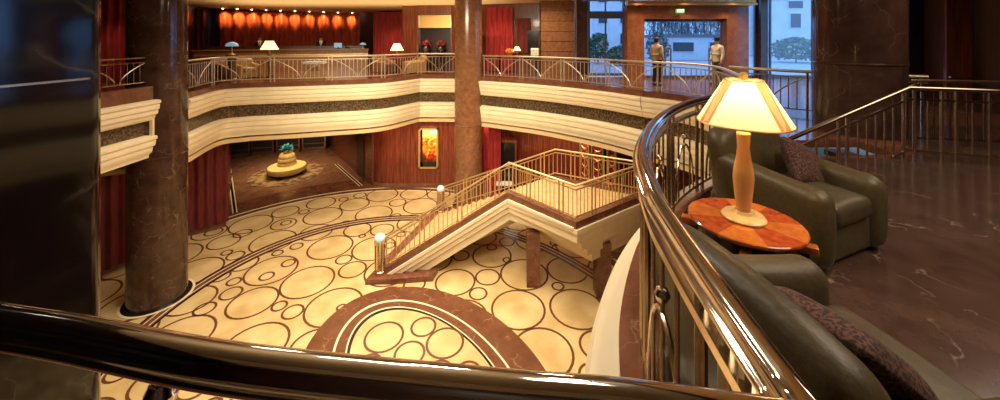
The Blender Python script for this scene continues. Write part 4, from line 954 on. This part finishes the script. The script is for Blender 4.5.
bush('small green shrub at the left edge of the entrance view', 658, 26, .8, 2.3, M['leaf2'])
def tree(u, d, h, label):
    q = P(u, 40, d); t = thing('bare_tree', label, 'tree', (q.x, d, -.03), group='bare trees behind the garden building')
    MB().tube([(0, 0, 0), (.05, 0, h*.5), (-.05, 0, h)], [.14, .10, .03], 7).build('trunk', M['bark'], t, local=True); mb = MB()
    for k in range(46):
        z = h*random.uniform(.15, .97); a = random.uniform(0, 2*pi); L = random.uniform(.5, 1.5); e = random.uniform(.4, 1.2)
        p0 = Vector((0, 0, z)); p1 = p0+Vector((math.cos(a)*math.cos(e), math.sin(a)*math.cos(e), math.sin(e)))*L; mb.tube([p0, p0.lerp(p1, .5)+Vector((0, 0, .05)), p1], [.03, .022, .01], 4)
        for j in range(3): mb.tube([p0.lerp(p1, .4+.2*j), p0.lerp(p1, .4+.2*j)+Vector((random.uniform(-.5, .5), random.uniform(-.5, .5), random.uniform(.2, .7)))], [.015, .008], 4)
    for k in range(420):
        a = random.uniform(0, 2*pi); R0 = random.uniform(.1, 1.5); c = Vector((R0*math.cos(a), R0*math.sin(a), h*random.uniform(.12, 1)))
        nn = Vector((random.uniform(-1, 1), random.uniform(-1, 1), random.uniform(-.3, .3))).normalized(); x_ = nn.orthogonal().normalized()*.05; mb.add([c-x_, c+x_, c+x_*.4+Vector((0, 0, .55)), c-x_*.4+Vector((0, 0, .55))], [(0, 1, 2, 3)])
    mb.build('branches', M['leaf2'], t, local=True)
nm_ = ['first', 'second', 'third', 'fourth', 'fifth', 'sixth', 'seventh', 'eighth', 'ninth', 'tenth', 'eleventh']
for i in range(11):
    tree(653+i*7.2+random.uniform(-1.5, 1.5), 39+random.uniform(-2, 3), 7+random.uniform(-1, 1.5), '%s bare tree from the left behind the low white garden building' % nm_[i])

# ------------------------------------------------------------------ lights
def area(name, loc, rot, sx, sy, e, col, spread=180):
    L = bpy.data.lights.new(name, 'AREA'); L.shape = 'RECTANGLE'; L.size = sx; L.size_y = sy; L.energy = e; L.color = col; L.spread = math.radians(spread)
    o = bpy.data.objects.new(name, L); C.objects.link(o); o.location = loc; o.rotation_euler = rot; return o
def spot(name, loc, target, e, col, size, blend=.6, soft=.15):
    L = bpy.data.lights.new(name, 'SPOT'); L.energy = e; L.color = col; L.spot_size = math.radians(size); L.spot_blend = blend; L.shadow_soft_size = soft
    o = bpy.data.objects.new(name, L); C.objects.link(o); o.location = loc; o.rotation_euler = (Vector(target)-Vector(loc)).to_track_quat('-Z', 'Y').to_euler(); return o
def point(name, loc, e, col, r=.06):
    L = bpy.data.lights.new(name, 'POINT'); L.energy = e; L.color = col; L.shadow_soft_size = r; o = bpy.data.objects.new(name, L); C.objects.link(o); o.location = loc; return o
W = (1, .83, .60); W2 = (1, .78, .50)
area('atrium_light', (-2.5, 9.5, 3.55), (0, 0, 0), 9, 7, 820, W, 120)
for x, y, e in ((-5, 12, 560), (-1, 13, 560), (-6, 8.5, 300), (-2, 8, 300), (1.5, 10.5, 430)):
    spot('atrium_spot', (x, y, 3.5), (x, y, ZL), e, W, 70, .8, .25)
for x, y, e in ((-3.2, 6.5, 60), (1.2, 8.5, 60), (-.6, 4.0, 45), (.4, 1.8, 9)):
    area('rail_streak_light', (x, y, 3.5), (0, 0, 0), .55, .55, e, (1, .88, .7))  # unseen area lights, added to give the chrome rail its streaks
area('rail_highlight', (-2.4, 6.1, 6.4), (0, 0, 0), 1.6, .8, 110, (1, .92, .8))  # unseen lights put in the well as highlights for the rail to mirror
area('rail_highlight', (1.0, 5.0, 6.4), (0, 0, 0), .5, .5, 40, (1, .92, .8))
area('well_fill', (-3, 5.5, 4.6), (pi, 0, 0), 6, 4, 150, (1, .80, .5))  # added upward light, no real cove; gives the rail a soft sheen
area('fascia_fill', (-3, 3.5, 3.3), (math.radians(68), 0, 0), 5, .6, 260, (1, .84, .58), 70)  # fill added to brighten the far fascias
spot('cornice_fill', (-1.5, 5.5, 3.4), (1.0, 2.6, -.4), 240, W, 40, .8, .2)  # extra spot added to lift the dark near cornice
# balcony zone
area('balcony_light', (-8, 17.8, 3.5), (0, 0, 0), 10, 2.5, 330, W2, 150)
area('balcony_light', (1.5, 16.2, 3.5), (0, 0, 0), 3, 1.5, 150, W2, 150)
area('balcony_light', (7.5, 13.2, 3.5), (0, 0, 0), 5, 2, 260, W2, 150)
area('ceiling_fill', (-7, 18.5, 1.9), (pi, 0, 0), 14, 3, 230, (1, .76, .46), 150)  # no cove here: upward fill added below the ceiling to brighten it
for u, d in ((380, 22.6), (393, 22.4), (500, 18.4), (430, 19.6), (108, 13.2)):
    q = P(u, 40, d); spot('wall_washer', (q.x, d-.5, 3.5), (q.x, d+.6, .8), 110, (1, .66, .38), 70, .9, .08)
for u in (640, 688, 736):
    q = P(u, 40, 15.0); spot('portal_washer', (q.x, 14.7, 3.5), (q.x, 15.6, 1.4), 90, (1, .68, .32), 80, .9, .1)
# lower level lights
area('lobby_light', (-3.5, 17.0, -2.25), (math.radians(25), 0, 0), 6, .6, 110, W2, 150)
area('lobby_light', (2.2, 15.6, -2.25), (math.radians(25), 0, -.6), 3, .5, 55, W2, 150)
area('corridor_light', (-12, 20.3, -2.25), (0, 0, .6), 3, 3, 150, W2, 120)
spot('ottoman_spot', (oc.x+.5, oc.y-1, -2.3), (oc.x, oc.y, ZL+.4), 150, W2, 50)
spot('curtain_spot', (-10.6, 11.6, -2.3), (-12.2, 11.6, -4.5), 26, W2, 90)
spot('curtain_spot', (-9.9, 13.2, -2.3), (-11.3, 14.0, -4.2), 18, W2, 90)
# table lamp and lounge
point('lamp_bulb', (LX, LY, TZ+.72), 12, (1, .74, .42), .05)
area('lounge_fill', (3.6, 1.2, 3.5), (0, 0, 0), 2.5, 2.5, 130, (1, .82, .62), 170)  # fill lights added over the dark lounge, no fixture
area('lounge_fill', (7.0, 4.0, 3.5), (0, 0, 0), 2, 2, 70, (1, .82, .62), 170)
spot('stair_fill', (5.2, 4.2, 3.5), (5.6, 5.8, 0), 70, (1, .85, .65), 45, .7, .1)  # added spot that brightens the stair railing
# outside
w_ = bpy.data.worlds.new('sky'); bpy.context.scene.world = w_; w_.use_nodes = True; bg = w_.node_tree.nodes['Background']
bg.inputs['Color'].default_value = (.26, .50, .95, 1); bg.inputs['Strength'].default_value = 2.5

# ------------------------------------------------------------------ camera
cam = bpy.data.cameras.new('camera'); co = bpy.data.objects.new('camera', cam); C.objects.link(co)
cam.sensor_width = 36; cam.lens = 36*F/1000; cam.shift_y = -(200-HZ)/1000; cam.clip_start = .05; cam.clip_end = 300
co.location = (0, 0, EYE); co.rotation_euler = (pi/2, 0, 0)
bpy.context.scene.camera = co
bpy.context.scene.view_settings.view_transform = 'Standard'
bpy.context.scene.view_settings.look = 'None'
